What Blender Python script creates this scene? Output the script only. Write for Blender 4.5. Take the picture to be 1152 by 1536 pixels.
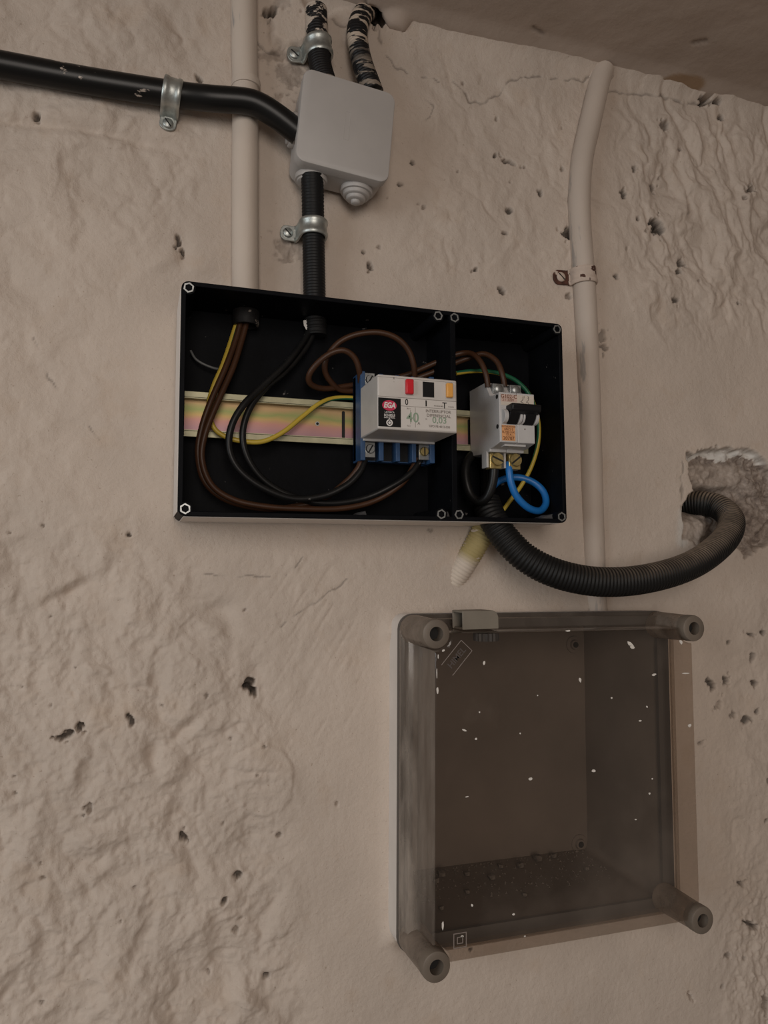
import bpy, math, random
import numpy as np
from mathutils import Matrix, Vector

random.seed(7)
for o in list(bpy.data.objects):
    bpy.data.objects.remove(o, do_unlink=True)
scene = bpy.context.scene
C = scene.collection

# ------------------------------------------------------------------ camera
# authoring unit: millimetres, wall face on Y = 0, room towards -Y, Z measured from the lens height
F, DIST, ZOFF = 1109.0, 585.0, 1500.0


def _cam_basis():
    n = np.array([(204 - 576) / F, (768 - 860) / F, 1.0]); n /= np.linalg.norm(n)
    r = np.array([(3900 - 576) / F, (768 - 840) / F, 1.0]); r -= n * (r @ n); r /= np.linalg.norm(r)
    u = np.cross(n, r)
    if u[1] < 0:
        u = -u
    return r, n, u


RX, NY, UZ = _cam_basis()


def P(x, y, h=0.0):
    """point of the place that stands h mm off the wall, measured from the photograph"""
    v = np.array([(x - 576) / F, (768 - y) / F, 1.0])
    w = np.array([v @ RX, v @ NY, v @ UZ])
    t = (DIST - h) / w[1]
    return Vector((w[0] * t, -h, w[2] * t))


def proj(X, Y, Z):
    cx = RX[0] * X + NY[0] * (Y + DIST) + UZ[0] * Z
    cy = RX[1] * X + NY[1] * (Y + DIST) + UZ[1] * Z
    cz = RX[2] * X + NY[2] * (Y + DIST) + UZ[2] * Z
    cz = np.maximum(cz, 1.0)
    return 576 + F * cx / cz, 768 - F * cy / cz


cam_data = bpy.data.cameras.new('camera')
cam = bpy.data.objects.new('camera', cam_data)
C.objects.link(cam)
# world coordinates of the camera axes (right, up, backward)
right = Vector((RX[0], NY[0], UZ[0])); up = Vector((RX[1], NY[1], UZ[1])); back = -Vector((RX[2], NY[2], UZ[2]))
M = Matrix((right, up, back)).transposed().to_4x4()
M.translation = Vector((0, -DIST, ZOFF)) * 0.001
cam.matrix_world = M
cam_data.sensor_fit = 'VERTICAL'
cam_data.sensor_height = 36.0
cam_data.lens = F / 1536.0 * 36.0
cam_data.clip_start = 0.01
scene.camera = cam

# ------------------------------------------------------------------ light
world = bpy.data.worlds.new('room_ambient')
scene.world = world
world.use_nodes = True
world.node_tree.nodes['Background'].inputs[0].default_value = (1.0, 0.83, 0.70, 1)
world.node_tree.nodes['Background'].inputs[1].default_value = 0.11


def area(name, loc, target, sx, sy, watts, col):
    d = bpy.data.lights.new(name, 'AREA'); d.shape = 'RECTANGLE'; d.size = sx; d.size_y = sy
    d.energy = watts; d.color = col
    o = bpy.data.objects.new(name, d); C.objects.link(o)
    o.location = loc
    o.rotation_euler = (Vector(target) - Vector(loc)).to_track_quat('-Z', 'Y').to_euler()
    return o


area('window_daylight', (-1.5, -0.95, 1.85), (0.15, 0, 1.45), 0.9, 1.3, 14.5, (0.90, 0.965, 1.0))
area('front_fill', (-0.2, -1.9, 1.76), (0.25, 0, 1.48), 0.6, 1.1, 12.5, (1.0, 0.90, 0.815))  # added lamp on the room side, evens brightness across the wall
scene.view_settings.view_transform = 'Standard'
scene.view_settings.look = 'None'
scene.view_settings.gamma = 1.0
scene.view_settings.use_curve_mapping = False
scene.view_settings.exposure = 0.0


# ------------------------------------------------------------------ materials
def nt(name):
    m = bpy.data.materials.new(name); m.use_nodes = True
    t = m.node_tree
    return m, t, t.nodes['Principled BSDF']


def N(t, kind, **kw):
    n = t.nodes.new(kind)
    for k, v in kw.items():
        if k.startswith('i_'):
            key = k[2:]
            n.inputs[int(key) if key.isdigit() else key].default_value = v
        else:
            setattr(n, k, v)
    return n


def ramp(t, src, stops):
    r = t.nodes.new('ShaderNodeValToRGB')
    e = r.color_ramp.elements
    while len(e) < len(stops):
        e.new(0.5)
    for el, (p, c) in zip(e, stops):
        el.position = p
        el.color = c if len(c) == 4 else (*c, 1)
    t.links.new(src, r.inputs[0])
    return r


def mixc(t, fac, a, b):
    m = t.nodes.new('ShaderNodeMix'); m.data_type = 'RGBA'
    for sock, v in ((m.inputs[0], fac), (m.inputs[6], a), (m.inputs[7], b)):
        if hasattr(v, 'is_linked') or hasattr(v, 'links'):
            t.links.new(v, sock)
        elif isinstance(v, (int, float)):
            sock.default_value = v
        else:
            sock.default_value = (*v, 1)
    return m.outputs[2]


def noise(t, scale, detail=4.0, rough=0.55, coord='Object', stretch=None):
    tc = t.nodes.new('ShaderNodeTexCoord')
    src = tc.outputs[coord]
    if stretch:
        mp = t.nodes.new('ShaderNodeMapping'); mp.inputs['Scale'].default_value = stretch
        t.links.new(src, mp.inputs[0]); src = mp.outputs[0]
    n = N(t, 'ShaderNodeTexNoise', i_Scale=scale, i_Detail=detail, i_Roughness=rough)
    t.links.new(src, n.inputs['Vector'])
    return n.outputs['Fac']


def bump(t, b, src, strength, dist):
    n = N(t, 'ShaderNodeBump', i_Strength=strength, i_Distance=dist)
    t.links.new(src, n.inputs['Height'])
    t.links.new(n.outputs[0], b.inputs['Normal'])
    return n


def plain(name, col, rough=0.5, metal=0.0, var=0.0, vscale=60.0, bmp=0.0, bscale=300.0, spec=0.5, flecks=None):
    m, t, b = nt(name)
    b.inputs['Roughness'].default_value = rough
    b.inputs['Metallic'].default_value = metal
    b.inputs['Specular IOR Level'].default_value = spec
    out = None
    if var:
        n = noise(t, vscale)
        lo = tuple(c * (1 - var) for c in col); hi = tuple(min(1, c * (1 + var)) for c in col)
        out = ramp(t, n, [(0.3, lo), (0.7, hi)]).outputs[0]
    if flecks:
        fc, fs, thr = flecks
        n2 = noise(t, fs, 3.0, 0.6)
        f = ramp(t, n2, [(thr, (0, 0, 0)), (thr + 0.03, (1, 1, 1))]).outputs[0]
        out = mixc(t, f, out if out is not None else col, fc)
    if out is not None:
        t.links.new(out, b.inputs['Base Color'])
    else:
        b.inputs['Base Color'].default_value = (*col, 1)
    if bmp:
        bump(t, b, noise(t, bscale), bmp, 0.001)
    return m


PAINT = (0.56, 0.475, 0.405)


def wall_material():
    m, t, b = nt('painted_lumpy_plaster')
    b.inputs['Roughness'].default_value = 0.82
    b.inputs['Specular IOR Level'].default_value = 0.25
    big = noise(t, 9.0, 5, 0.6)
    c1 = ramp(t, big, [(0.3, tuple(c * .90 for c in PAINT)), (0.7, tuple(c * 1.06 for c in PAINT))]).outputs[0]
    blot = noise(t, 26.0, 4, 0.6)
    c2 = mixc(t, ramp(t, blot, [(0.56, (0, 0, 0)), (0.8, (.6, .6, .6))]).outputs[0], c1, (0.50, 0.39, 0.30))
    speck = noise(t, 420.0, 2, 0.5)
    c3 = mixc(t, ramp(t, speck, [(0.70, (0, 0, 0)), (0.76, (.5, .5, .5))]).outputs[0], c2, (0.30, 0.22, 0.16))
    ex = t.nodes.new('ShaderNodeAttribute'); ex.attribute_name = 'exposed'
    stone_n = noise(t, 130.0, 6, 0.7)
    stone = ramp(t, stone_n, [(0.25, (0.10, 0.078, 0.066)), (0.5, (0.27, 0.22, 0.185)), (0.75, (0.48, 0.41, 0.36))]).outputs[0]
    c4 = mixc(t, ex.outputs['Fac'], c3, stone)
    ra = t.nodes.new('ShaderNodeAttribute'); ra.attribute_name = 'bare_shade'
    c5 = mixc(t, ra.outputs['Fac'], c4, (0.022, 0.018, 0.016))  # raw mortar taken near black, shade of pits and cracks put into colour
    gy = t.nodes.new('ShaderNodeAttribute'); gy.attribute_name = 'gypsum'
    c6 = mixc(t, gy.outputs['Fac'], c5, (0.60, 0.57, 0.53))
    t.links.new(c6, b.inputs['Base Color'])
    f1 = noise(t, 240.0, 6, 0.65)
    bump(t, b, f1, 0.75, 0.0012)
    return m


M_WALL = wall_material()


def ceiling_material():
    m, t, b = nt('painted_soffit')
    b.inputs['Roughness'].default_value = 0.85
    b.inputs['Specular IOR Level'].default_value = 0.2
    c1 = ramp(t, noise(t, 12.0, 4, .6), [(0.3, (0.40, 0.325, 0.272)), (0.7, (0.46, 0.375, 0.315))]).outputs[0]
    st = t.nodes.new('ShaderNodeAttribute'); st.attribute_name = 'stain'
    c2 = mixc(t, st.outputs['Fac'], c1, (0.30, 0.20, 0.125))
    ra = t.nodes.new('ShaderNodeAttribute'); ra.attribute_name = 'bare_shade'
    c3 = mixc(t, ra.outputs['Fac'], c2, (0.05, 0.04, 0.035))  # soffit cavity and nicks, their shade put into the colour
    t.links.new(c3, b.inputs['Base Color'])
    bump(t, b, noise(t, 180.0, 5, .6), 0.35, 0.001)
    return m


def painted_pipe_material(name, col, scuff=(0.20, 0.205, 0.22), thr=0.70):
    m, t, b = nt(name)
    b.inputs['Roughness'].default_value = 0.6
    n = noise(t, 55.0, 5, .65, stretch=(1, 1, .16))
    c = mixc(t, ramp(t, n, [(thr, (0, 0, 0)), (thr + .05, (.75, .75, .75))]).outputs[0], col, scuff)
    n2 = noise(t, 14.0, 4)
    c = mixc(t, ramp(t, n2, [(.35, (0, 0, 0)), (.75, (.55, .55, .55))]).outputs[0], c, tuple(k * .82 for k in col))
    t.links.new(c, b.inputs['Base Color'])
    bump(t, b, noise(t, 160.0, 4), .25, .0008)
    return m


def conduit_material(name, base, paint, thr, scale=70.0, stretch=None, rough=.42, span=None):
    m, t, b = nt(name)
    b.inputs['Roughness'].default_value = rough
    n = noise(t, scale, 5, .6, stretch=stretch)
    f = ramp(t, n, [(thr, (0, 0, 0)), (thr + .025, (1, 1, 1))]).outputs[0]
    b.inputs['Specular IOR Level'].default_value = .3
    if span:
        uv = t.nodes.new('ShaderNodeUVMap'); su = t.nodes.new('ShaderNodeSeparateXYZ'); t.links.new(uv.outputs[0], su.inputs[0])
        lim = ramp(t, su.outputs[1], [(p, (v,) * 3) for p, v in span]).outputs[0]
        mu = N(t, 'ShaderNodeMath', operation='MULTIPLY'); t.links.new(f, mu.inputs[0]); t.links.new(lim, mu.inputs[1]); f = mu.outputs[0]
    t.links.new(mixc(t, f, base, paint), b.inputs['Base Color'])
    return m


def dusty_hose_material():
    """dust settles on faces that look up"""
    m, t, b = nt('dusty_black_hose')
    b.inputs['Roughness'].default_value = .55; b.inputs['Specular IOR Level'].default_value = .3
    g = t.nodes.new('ShaderNodeNewGeometry')
    s = t.nodes.new('ShaderNodeSeparateXYZ'); t.links.new(g.outputs['Normal'], s.inputs[0])
    att = t.nodes.new('ShaderNodeUVMap'); su = t.nodes.new('ShaderNodeSeparateXYZ'); t.links.new(att.outputs[0], su.inputs[0])
    along = ramp(t, su.outputs[1], [(.22, (0, 0, 0)), (.6, (1, 1, 1))]).outputs[0]
    upm = ramp(t, s.outputs[2], [(.0, (0, 0, 0)), (.6, (1, 1, 1))]).outputs[0]
    mu = N(t, 'ShaderNodeMath', operation='MULTIPLY'); t.links.new(along, mu.inputs[0]); t.links.new(upm, mu.inputs[1])
    nn = noise(t, 60., 4)
    mu2 = N(t, 'ShaderNodeMath', operation='MULTIPLY'); t.links.new(mu.outputs[0], mu2.inputs[0])
    t.links.new(ramp(t, nn, [(.3, (.45, .45, .45)), (.7, (1, 1, 1))]).outputs[0], mu2.inputs[1])
    rb = N(t, 'ShaderNodeMath', operation='MULTIPLY'); rb.label = 'ribs'; rb.inputs[1].default_value = 100.; t.links.new(su.outputs[1], rb.inputs[0])
    fc = N(t, 'ShaderNodeMath', operation='FRACT'); t.links.new(rb.outputs[0], fc.inputs[0])
    crest = ramp(t, fc.outputs[0], [(.12, (.12,) * 3), (.25, (1,) * 3), (.68, (1,) * 3), (.8, (.12,) * 3)]).outputs[0]
    mu3 = N(t, 'ShaderNodeMath', operation='MULTIPLY'); t.links.new(mu2.outputs[0], mu3.inputs[0]); t.links.new(crest, mu3.inputs[1]); mu2 = mu3
    t.links.new(mixc(t, mu2.outputs[0], (.007, .0068, .0066), (.26, .20, .15)), b.inputs['Base Color'])
    return m


def earth_wire_material():
    m, t, b = nt('green_yellow_insulation')
    b.inputs['Roughness'].default_value = .4
    uv = t.nodes.new('ShaderNodeUVMap'); s = t.nodes.new('ShaderNodeSeparateXYZ'); t.links.new(uv.outputs[0], s.inputs[0])
    r = ramp(t, s.outputs[0], [(0.0, (.50, .36, .045)), (.52, (.012, .115, .055))]); r.color_ramp.interpolation = 'CONSTANT'
    t.links.new(r.outputs[0], b.inputs['Base Color'])
    return m


def passivated_rail_material():
    m, t, b = nt('yellow_passivated_zinc')
    b.inputs['Metallic'].default_value = .55
    b.inputs['Roughness'].default_value = .42
    n = noise(t, 22., 4, .6, stretch=(.5, 1, 1.2))
    tc = t.nodes.new('ShaderNodeTexCoord'); sp = t.nodes.new('ShaderNodeSeparateXYZ'); t.links.new(tc.outputs['Object'], sp.inputs[0])
    g = N(t, 'ShaderNodeMapRange', i_1=.005, i_2=.030); t.links.new(sp.outputs[2], g.inputs[0])
    w = N(t, 'ShaderNodeMath', operation='MULTIPLY_ADD'); w.inputs[1].default_value = .75; w.inputs[2].default_value = -.375; t.links.new(n, w.inputs[0])
    a_ = N(t, 'ShaderNodeMath', operation='ADD'); t.links.new(g.outputs[0], a_.inputs[0]); t.links.new(w.outputs[0], a_.inputs[1])
    r = ramp(t, a_.outputs[0], [(.08, (.38, .22, .24)), (.34, (.47, .24, .20)), (.50, (.46, .32, .13)), (.66, (.27, .30, .11)), (.86, (.44, .30, .15))])
    t.links.new(r.outputs[0], b.inputs['Base Color'])
    return m


def clear_lid_material(name, tint, dirt_col, dirt_lo, dirt_hi, scale, stretch, base_dirt, smear=False):
    m = bpy.data.materials.new(name); m.use_nodes = True
    t = m.node_tree
    for n in list(t.nodes):
        t.nodes.remove(n)
    out = t.nodes.new('ShaderNodeOutputMaterial')
    tr = N(t, 'ShaderNodeBsdfTransparent'); tr.inputs[0].default_value = (*tint, 1)
    gl = N(t, 'ShaderNodeBsdfGlossy', i_Roughness=.12); gl.inputs[0].default_value = (1, 1, 1, 1)
    fr = t.nodes.new('ShaderNodeFresnel')          # thin sheet: same index from either side
    ge_ = t.nodes.new('ShaderNodeNewGeometry')
    mr = N(t, 'ShaderNodeMapRange', i_3=1.42, i_4=1 / 1.42); t.links.new(ge_.outputs['Backfacing'], mr.inputs[0]); t.links.new(mr.outputs[0], fr.inputs[0])
    mx = t.nodes.new('ShaderNodeMixShader')
    t.links.new(fr.outputs[0], mx.inputs[0]); t.links.new(tr.outputs[0], mx.inputs[1]); t.links.new(gl.outputs[0], mx.inputs[2])
    df = N(t, 'ShaderNodeBsdfDiffuse'); df.inputs[0].default_value = (*dirt_col, 1)
    n = noise(t, scale, 5, .6, stretch=stretch)
    f = ramp(t, n, [(dirt_lo, (base_dirt,) * 3), (dirt_hi, (min(1, base_dirt + .55),) * 3)])
    m2 = t.nodes.new('ShaderNodeMixShader')
    fo_ = f.outputs[0]
    if smear:       # old wall paint brushed over one flank of the lid
        tc = t.nodes.new('ShaderNodeTexCoord'); sp = t.nodes.new('ShaderNodeSeparateXYZ'); t.links.new(tc.outputs['Object'], sp.inputs[0])
        lim = N(t, 'ShaderNodeMapRange', i_1=-.126, i_2=-.112, i_3=1.0, i_4=.12); t.links.new(sp.outputs[0], lim.inputs[0])
        mu = N(t, 'ShaderNodeMath', operation='MULTIPLY'); t.links.new(fo_, mu.inputs[0]); t.links.new(lim.outputs[0], mu.inputs[1]); fo_ = mu.outputs[0]
    t.links.new(fo_, m2.inputs[0]); t.links.new(mx.outputs[0], m2.inputs[1]); t.links.new(df.outputs[0], m2.inputs[2])
    t.links.new(m2.outputs[0], out.inputs[0])
    return m


M_CEIL = ceiling_material()
M_PIPE = painted_pipe_material('cream_painted_pipe', (0.59, 0.505, 0.43), thr=.635)
M_PIPE2 = painted_pipe_material('cream_painted_pipe_scuffed', (0.53, 0.45, 0.385), (0.24, .23, .225), thr=.585)
M_COND = conduit_material('black_conduit', (.007, .007, .007), (.50, .42, .36), .615, 75., (.5, 1, 1), .34, [(0, 1), (.5, 1), (.6, .0)])
M_COND_CLEAN = plain('black_corrugated', (.008, .008, .0085), .5, spec=.25)
M_COND_PAINT = conduit_material('paint_smeared_conduit', (.008, .0075, .008), (.50, .42, .35), .515, 60., (1, 1, 1.5), .5, [(0, 1), (.42, 1), (.5, 0)])
M_COND_PAINT2 = conduit_material('paint_streaked_conduit', (.008, .0075, .008), (.48, .39, .31), .50, 60., (.6, .6, 3.2), .5, [(.12, .2), (.22, 1), (.6, 1), (.72, 0), (.8, .5)])
M_HOSE = dusty_hose_material()
M_STUB = conduit_material('cream_stub', (.58, .50, .42), (.36, .29, .13), .42, 46., (.7, .7, 2.), .65, [(.0, 1), (.48, 1), (.6, 0)])
M_ZINC = plain('galvanised_steel', (.44, .46, .44), .42, .85, .25, 120., .15, 400.)
M_STEEL = plain('steel_insert', (.36, .37, .365), .38, .85, .2, 200.)
M_RUST = plain('rusted_steel', (.085, .034, .022), .85, .1, .6, 220., .8, 260., flecks=((.56, .46, .39), 90., .60))
M_RUSTPAINT = plain('painted_rusty_strap', (.54, .44, .37), .75, 0, .1, 80., .3, 200., flecks=((.07, .03, .02), 150., .60))
M_BRASS = plain('brass', (.56, .44, .19), .35, .85, .25, 250.)
M_DARKSLOT = plain('dark_slot', (.01, .009, .008), .8)  # near-black fill, puts the shade of holes and slots into colour
M_JBOX = plain('light_grey_plastic', (.43, .405, .385), .48, 0, .04, 30.)
M_BLACKBOX = plain('black_moulded_plastic', (.0042, .0045, .0056), .5, 0, 0.2, 50., .1, 250., spec=.05, flecks=((.13, .12, .115), 95., .71))
M_RAIL = passivated_rail_material()
M_RAILLIP = plain('rail_lip_zinc', (.36, .34, .225), .42, .55, .2, 60.)
M_WHITE = plain('off_white_plastic', (.56, .525, .49), .45, 0, .05, 60.)
M_GREYW = plain('grey_white_plastic', (.50, .485, .475), .42, 0, .05, 60.)
M_PANEL = plain('printed_panel', (.62, .58, .54), .5, 0, .03, 60.)
M_BLUE = plain('blue_plastic', (.022, .065, .155), .5, 0, .2, 90.)
M_RED = plain('red_button', (.60, .012, .022), .35)
M_YEL = plain('orange_yellow_button', (.75, .36, .075), .4)
M_BLK = plain('black_plastic', (.006, .006, .007), .4, spec=.3)
M_INKBLK = plain('black_print', (.007, .0065, .0065), .6, spec=.2)
M_INKGREY = plain('grey_print', (.20, .17, .15), .6)
M_INKBRN = plain('brown_print', (.16, .06, .02), .6)
M_INKGRN = plain('green_ink', (.25, .33, .24), .6)
M_INKRED = plain('crimson_print', (.55, .02, .075), .55)
M_INKWHT = plain('white_print', (.70, .67, .64), .55)
M_STICK = plain('orange_sticker', (.66, .32, .14), .6, 0, .2, 300.)
M_WBROWN = plain('brown_insulation', (.052, .022, .0105), .42, 0, .15, 60., spec=.3)
M_WBLACK = plain('black_insulation', (.008, .0078, .0078), .38, 0, .3, 60., spec=.3, flecks=((.11, .10, .095), 120., .68))
M_WBLUE = plain('blue_insulation', (.012, .15, .46), .4)
M_COPPER = plain('copper', (.42, .17, .09), .4, .7)
M_EARTH = earth_wire_material()
M_GREYWIRE = plain('grey_tail', (.12, .125, .125), .5)
M_CASE = plain('dark_grey_case_interior', (.155, .128, .108), .6, 0, .18, 9., .2, 160.)
M_CASEPAINT = plain('white_painted_case_side', (.70, .65, .605), .6, 0, .06, 20., .2, 120.)
M_POST = plain('grey_brown_post', (.155, .125, .098), .5, 0, .15, 40.)
M_LATCH = plain('grey_olive_latch', (.20, .175, .14), .5, 0, .08, 50.)
M_LIDFRONT = clear_lid_material('smoky_clear_lid', (.85, .80, .755), (.30, .25, .21), .5, 1.0, 5., None, .02)
M_LIDSIDE = clear_lid_material('dirty_clear_lid_side', (.84, .80, .76), (.40, .345, .295), .40, .62, 40., (1, 1, .22), .16, True)
M_SLEEVE = clear_lid_material('dirty_post_sleeve', (.66, .59, .52), (.27, .22, .18), .42, .7, 40., None, .42)
M_FLECK = plain('white_paint_fleck', (.70, .66, .61), .7)
M_EMBOSS = plain('embossed_plastic', (.24, .20, .18), .45)
M_DEBRIS = plain('plaster_crumbs', (.12, .10, .085), .9, 0, .5, 300.)


# ------------------------------------------------------------------ mesh helpers
ROOT = {}          # object name -> location (mm) of the top-level thing it belongs to


def loc_of(v):
    return Vector((v[0], v[1], v[2] + ZOFF)) * .001


class MB:
    def __init__(self, T=None):
        self.v = []; self.f = []; self.uv = []; self.T = T

    def add(self, vs, fs, uvs=None):
        b = len(self.v)
        if self.T:
            vs = [self.T(v) for v in vs]
        self.v += [Vector(v) for v in vs]
        self.f += [tuple(i + b for i in f) for f in fs]
        self.uv += uvs if uvs else [None] * len(fs)
        return self

    def box(self, x0, x1, y0, y1, z0, z1):
        vs = [(x, y, z) for x in (x0, x1) for y in (y0, y1) for z in (z0, z1)]
        return self.add(vs, [(0, 1, 3, 2), (4, 6, 7, 5), (0, 4, 5, 1), (2, 3, 7, 6), (0, 2, 6, 4), (1, 5, 7, 3)])

    def prism_y(self, poly, y0, y1):
        """poly in (x,z) extruded along the wall normal"""
        n = len(poly)
        vs = [(x, y0, z) for x, z in poly] + [(x, y1, z) for x, z in poly]
        fs = [tuple(range(n)), tuple(range(2 * n - 1, n - 1, -1))]
        fs += [(i, (i + 1) % n, n + (i + 1) % n, n + i) for i in range(n)]
        return self.add(vs, fs)

    def prism_x(self, poly, x0, x1):
        """poly in (y,z) extruded along X"""
        n = len(poly)
        vs = [(x0, y, z) for y, z in poly] + [(x1, y, z) for y, z in poly]
        fs = [tuple(range(n)), tuple(range(2 * n - 1, n - 1, -1))]
        fs += [(i, (i + 1) % n, n + (i + 1) % n, n + i) for i in range(n)]
        return self.add(vs, fs)

    def ring(self, outer, inner, y0, y1):
        """frame between two (x,z) outlines of equal count, extruded along Y"""
        n = len(outer)
        vs = [(x, y0, z) for x, z in outer] + [(x, y0, z) for x, z in inner] + [(x, y1, z) for x, z in outer] + [(x, y1, z) for x, z in inner]
        fs = []
        for i in range(n):
            j = (i + 1) % n
            fs += [(i, j, n + j, n + i), (2 * n + i, 3 * n + i, 3 * n + j, 2 * n + j), (i, 2 * n + i, 2 * n + j, j), (n + i, n + j, 3 * n + j, 3 * n + i)]
        return self.add(vs, fs)

    def lathe(self, p, axis, prof, n=20):
        """prof = [(distance along axis, radius)...] closed at both ends when radius is 0"""
        a = Vector(axis).normalized()
        t = Vector((0, 0, 1)) if abs(a.z) < .9 else Vector((1, 0, 0))
        e1 = a.cross(t).normalized(); e2 = a.cross(e1)
        p = Vector(p); vs = []; fs = []
        for d, r in prof:
            for k in range(n):
                an = 2 * math.pi * k / n
                vs.append(p + a * d + (e1 * math.cos(an) + e2 * math.sin(an)) * max(r, .001))
        for i in range(len(prof) - 1):
            for k in range(n):
                fs.append((i * n + k, i * n + (k + 1) % n, (i + 1) * n + (k + 1) % n, (i + 1) * n + k))
        fs.append(tuple(range(n))); fs.append(tuple(range(len(prof) * n - 1, (len(prof) - 1) * n - 1, -1)))
        return self.add(vs, fs)

    def tube(self, pts, rad, n=12, ds=3.0, prof=None, twist=0.0, caps=True):
        """smooth tube through pts; prof(s) modulates the radius along its length"""
        path = spline(pts, ds)
        L = [0.0]
        for a, b in zip(path, path[1:]):
            L.append(L[-1] + (b - a).length)
        tan = [(path[min(i + 1, len(path) - 1)] - path[max(i - 1, 0)]).normalized() for i in range(len(path))]
        ref = Vector((0, -1, 0))
        e1 = (ref - tan[0] * ref.dot(tan[0])).normalized()
        vs = []; fs = []; uvs = []
        for i, p in enumerate(path):
            e1 = (e1 - tan[i] * e1.dot(tan[i])).normalized(); e2 = tan[i].cross(e1)
            r = rad(L[i] / L[-1]) if callable(rad) else rad
            if prof:
                r += prof(L[i])
            for k in range(n):
                an = 2 * math.pi * k / n + twist * L[i]
                vs.append(p + (e1 * math.cos(an) + e2 * math.sin(an)) * r)
        for i in range(len(path) - 1):
            v0, v1 = L[i] / L[-1], L[i + 1] / L[-1]
            for k in range(n):
                fs.append((i * n + k, i * n + (k + 1) % n, (i + 1) * n + (k + 1) % n, (i + 1) * n + k))
                uvs.append(((k / n, v0), ((k + 1) / n, v0), ((k + 1) / n, v1), (k / n, v1)))
        if caps:
            fs.append(tuple(range(n))); uvs.append(None)
            m = (len(path) - 1) * n
            fs.append(tuple(range(m + n - 1, m - 1, -1))); uvs.append(None)
        return self.add(vs, fs, uvs)

    def build(self, name, mat, parent=None, smooth=False, bevel=0.0, seg=2, auto=40):
        me = bpy.data.meshes.new(name)
        if parent is None:
            lo = Vector([min(v[i] for v in self.v) for i in range(3)]); hi = Vector([max(v[i] for v in self.v) for i in range(3)])
            base = Vector(((lo.x + hi.x) / 2, hi.y, lo.z))
        else:
            base = ROOT[parent.name]
        me.from_pydata([tuple((v - base) * .001) for v in self.v], [], self.f)
        if any(self.uv):
            ul = me.uv_layers.new(name='UVMap')
            i = 0
            for f, uv in zip(self.f, self.uv):
                for k in range(len(f)):
                    ul.data[i].uv = uv[k] if uv else (0, 0)
                    i += 1
        import bmesh
        bm = bmesh.new(); bm.from_mesh(me)
        bmesh.ops.recalc_face_normals(bm, faces=bm.faces)
        bm.to_mesh(me); bm.free()
        me.materials.append(mat)
        o = bpy.data.objects.new(name, me); C.objects.link(o)
        ROOT[o.name] = base
        if parent is None:
            o.location = loc_of(base)
        else:
            o.parent = parent
        if smooth:
            me.polygons.foreach_set('use_smooth', [True] * len(me.polygons))
            me.set_sharp_from_angle(angle=math.radians(auto))
        if bevel:
            b = o.modifiers.new('bevel', 'BEVEL'); b.width = bevel * .001; b.segments = seg; b.limit_method = 'ANGLE'
            b.angle_limit = math.radians(35)
            me.polygons.foreach_set('use_smooth', [True] * len(me.polygons))
            me.set_sharp_from_angle(angle=math.radians(35))
        return o


def spline(pts, ds):
    pts = [Vector(p) for p in pts]
    if len(pts) == 2:
        n = max(2, int((pts[1] - pts[0]).length / ds))
        return [pts[0].lerp(pts[1], i / n) for i in range(n + 1)]
    q = [2 * pts[0] - pts[1]] + pts + [2 * pts[-1] - pts[-2]]
    dense = []
    for i in range(1, len(q) - 2):
        p0, p1, p2, p3 = q[i - 1:i + 3]
        for k in range(24):
            t = k / 24
            dense.append(.5 * ((2 * p1) + (p2 - p0) * t + (2 * p0 - 5 * p1 + 4 * p2 - p3) * t * t + (3 * p1 - p0 - 3 * p2 + p3) * t ** 3))
    dense.append(pts[-1])
    L = [0.0]
    for a, b in zip(dense, dense[1:]):
        L.append(L[-1] + (b - a).length)
    n = max(3, int(L[-1] / ds)); out = []; j = 0
    for i in range(n + 1):
        s = L[-1] * i / n
        while j < len(L) - 2 and L[j + 1] < s:
            j += 1
        f = (s - L[j]) / max(1e-6, L[j + 1] - L[j])
        out.append(dense[j].lerp(dense[j + 1], min(1, f)))
    return out


def tag(o, label, cat, group=None, kind=None):
    o['label'] = label; o['category'] = cat
    if group:
        o['group'] = group
    if kind:
        o['kind'] = kind
    return o


def thing(name, label, cat, base, group=None):
    o = bpy.data.objects.new(name, None); C.objects.link(o)
    o.empty_display_size = .02
    ROOT[o.name] = Vector(base); o.location = loc_of(base)
    return tag(o, label, cat, group)


def rrect(x0, x1, z0, z1, r, n=5):
    out = []
    for cx, cz, a0 in ((x1 - r, z1 - r, 0), (x0 + r, z1 - r, 90), (x0 + r, z0 + r, 180), (x1 - r, z0 + r, 270)):
        for k in range(n + 1):
            a = math.radians(a0 + 90 * k / n)
            out.append((cx + r * math.cos(a), cz + r * math.sin(a)))
    return out


def ngon(cx, cz, r, n, a0=0.0):
    return [(cx + r * math.cos(a0 + 2 * math.pi * k / n), cz + r * math.sin(a0 + 2 * math.pi * k / n)) for k in range(n)]


def lettering(name, s, size, x, z, h, mat, parent, T=None, align='CENTER', sx=1.0, shear=0.0, rot=0.0, bold=.012):
    cu = bpy.data.curves.new('tmp', 'FONT'); cu.body = s; cu.size = size; cu.align_x = align; cu.align_y = 'CENTER'; cu.shear = shear; cu.offset = bold * size
    cu.resolution_u = 3
    ob = bpy.data.objects.new('tmp', cu); C.objects.link(ob)
    me = bpy.data.meshes.new_from_object(ob)
    c, sn = math.cos(rot), math.sin(rot)
    base = ROOT[parent.name]
    for v in me.vertices:
        px, pz = v.co.x * sx, v.co.y
        p = Vector((x + px * c - pz * sn, -h, z + px * sn + pz * c))
        if T:
            p = T(p)
        v.co = (p - base) * .001
    bpy.data.objects.remove(ob); bpy.data.curves.remove(cu)
    me.name = name
    me.materials.clear(); me.materials.append(mat)
    o = bpy.data.objects.new(name, me); C.objects.link(o); o.parent = parent
    ROOT[o.name] = base
    return o


# ------------------------------------------------------------------ wall and soffit (height fields)
rng = np.random.RandomState(11)


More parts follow.
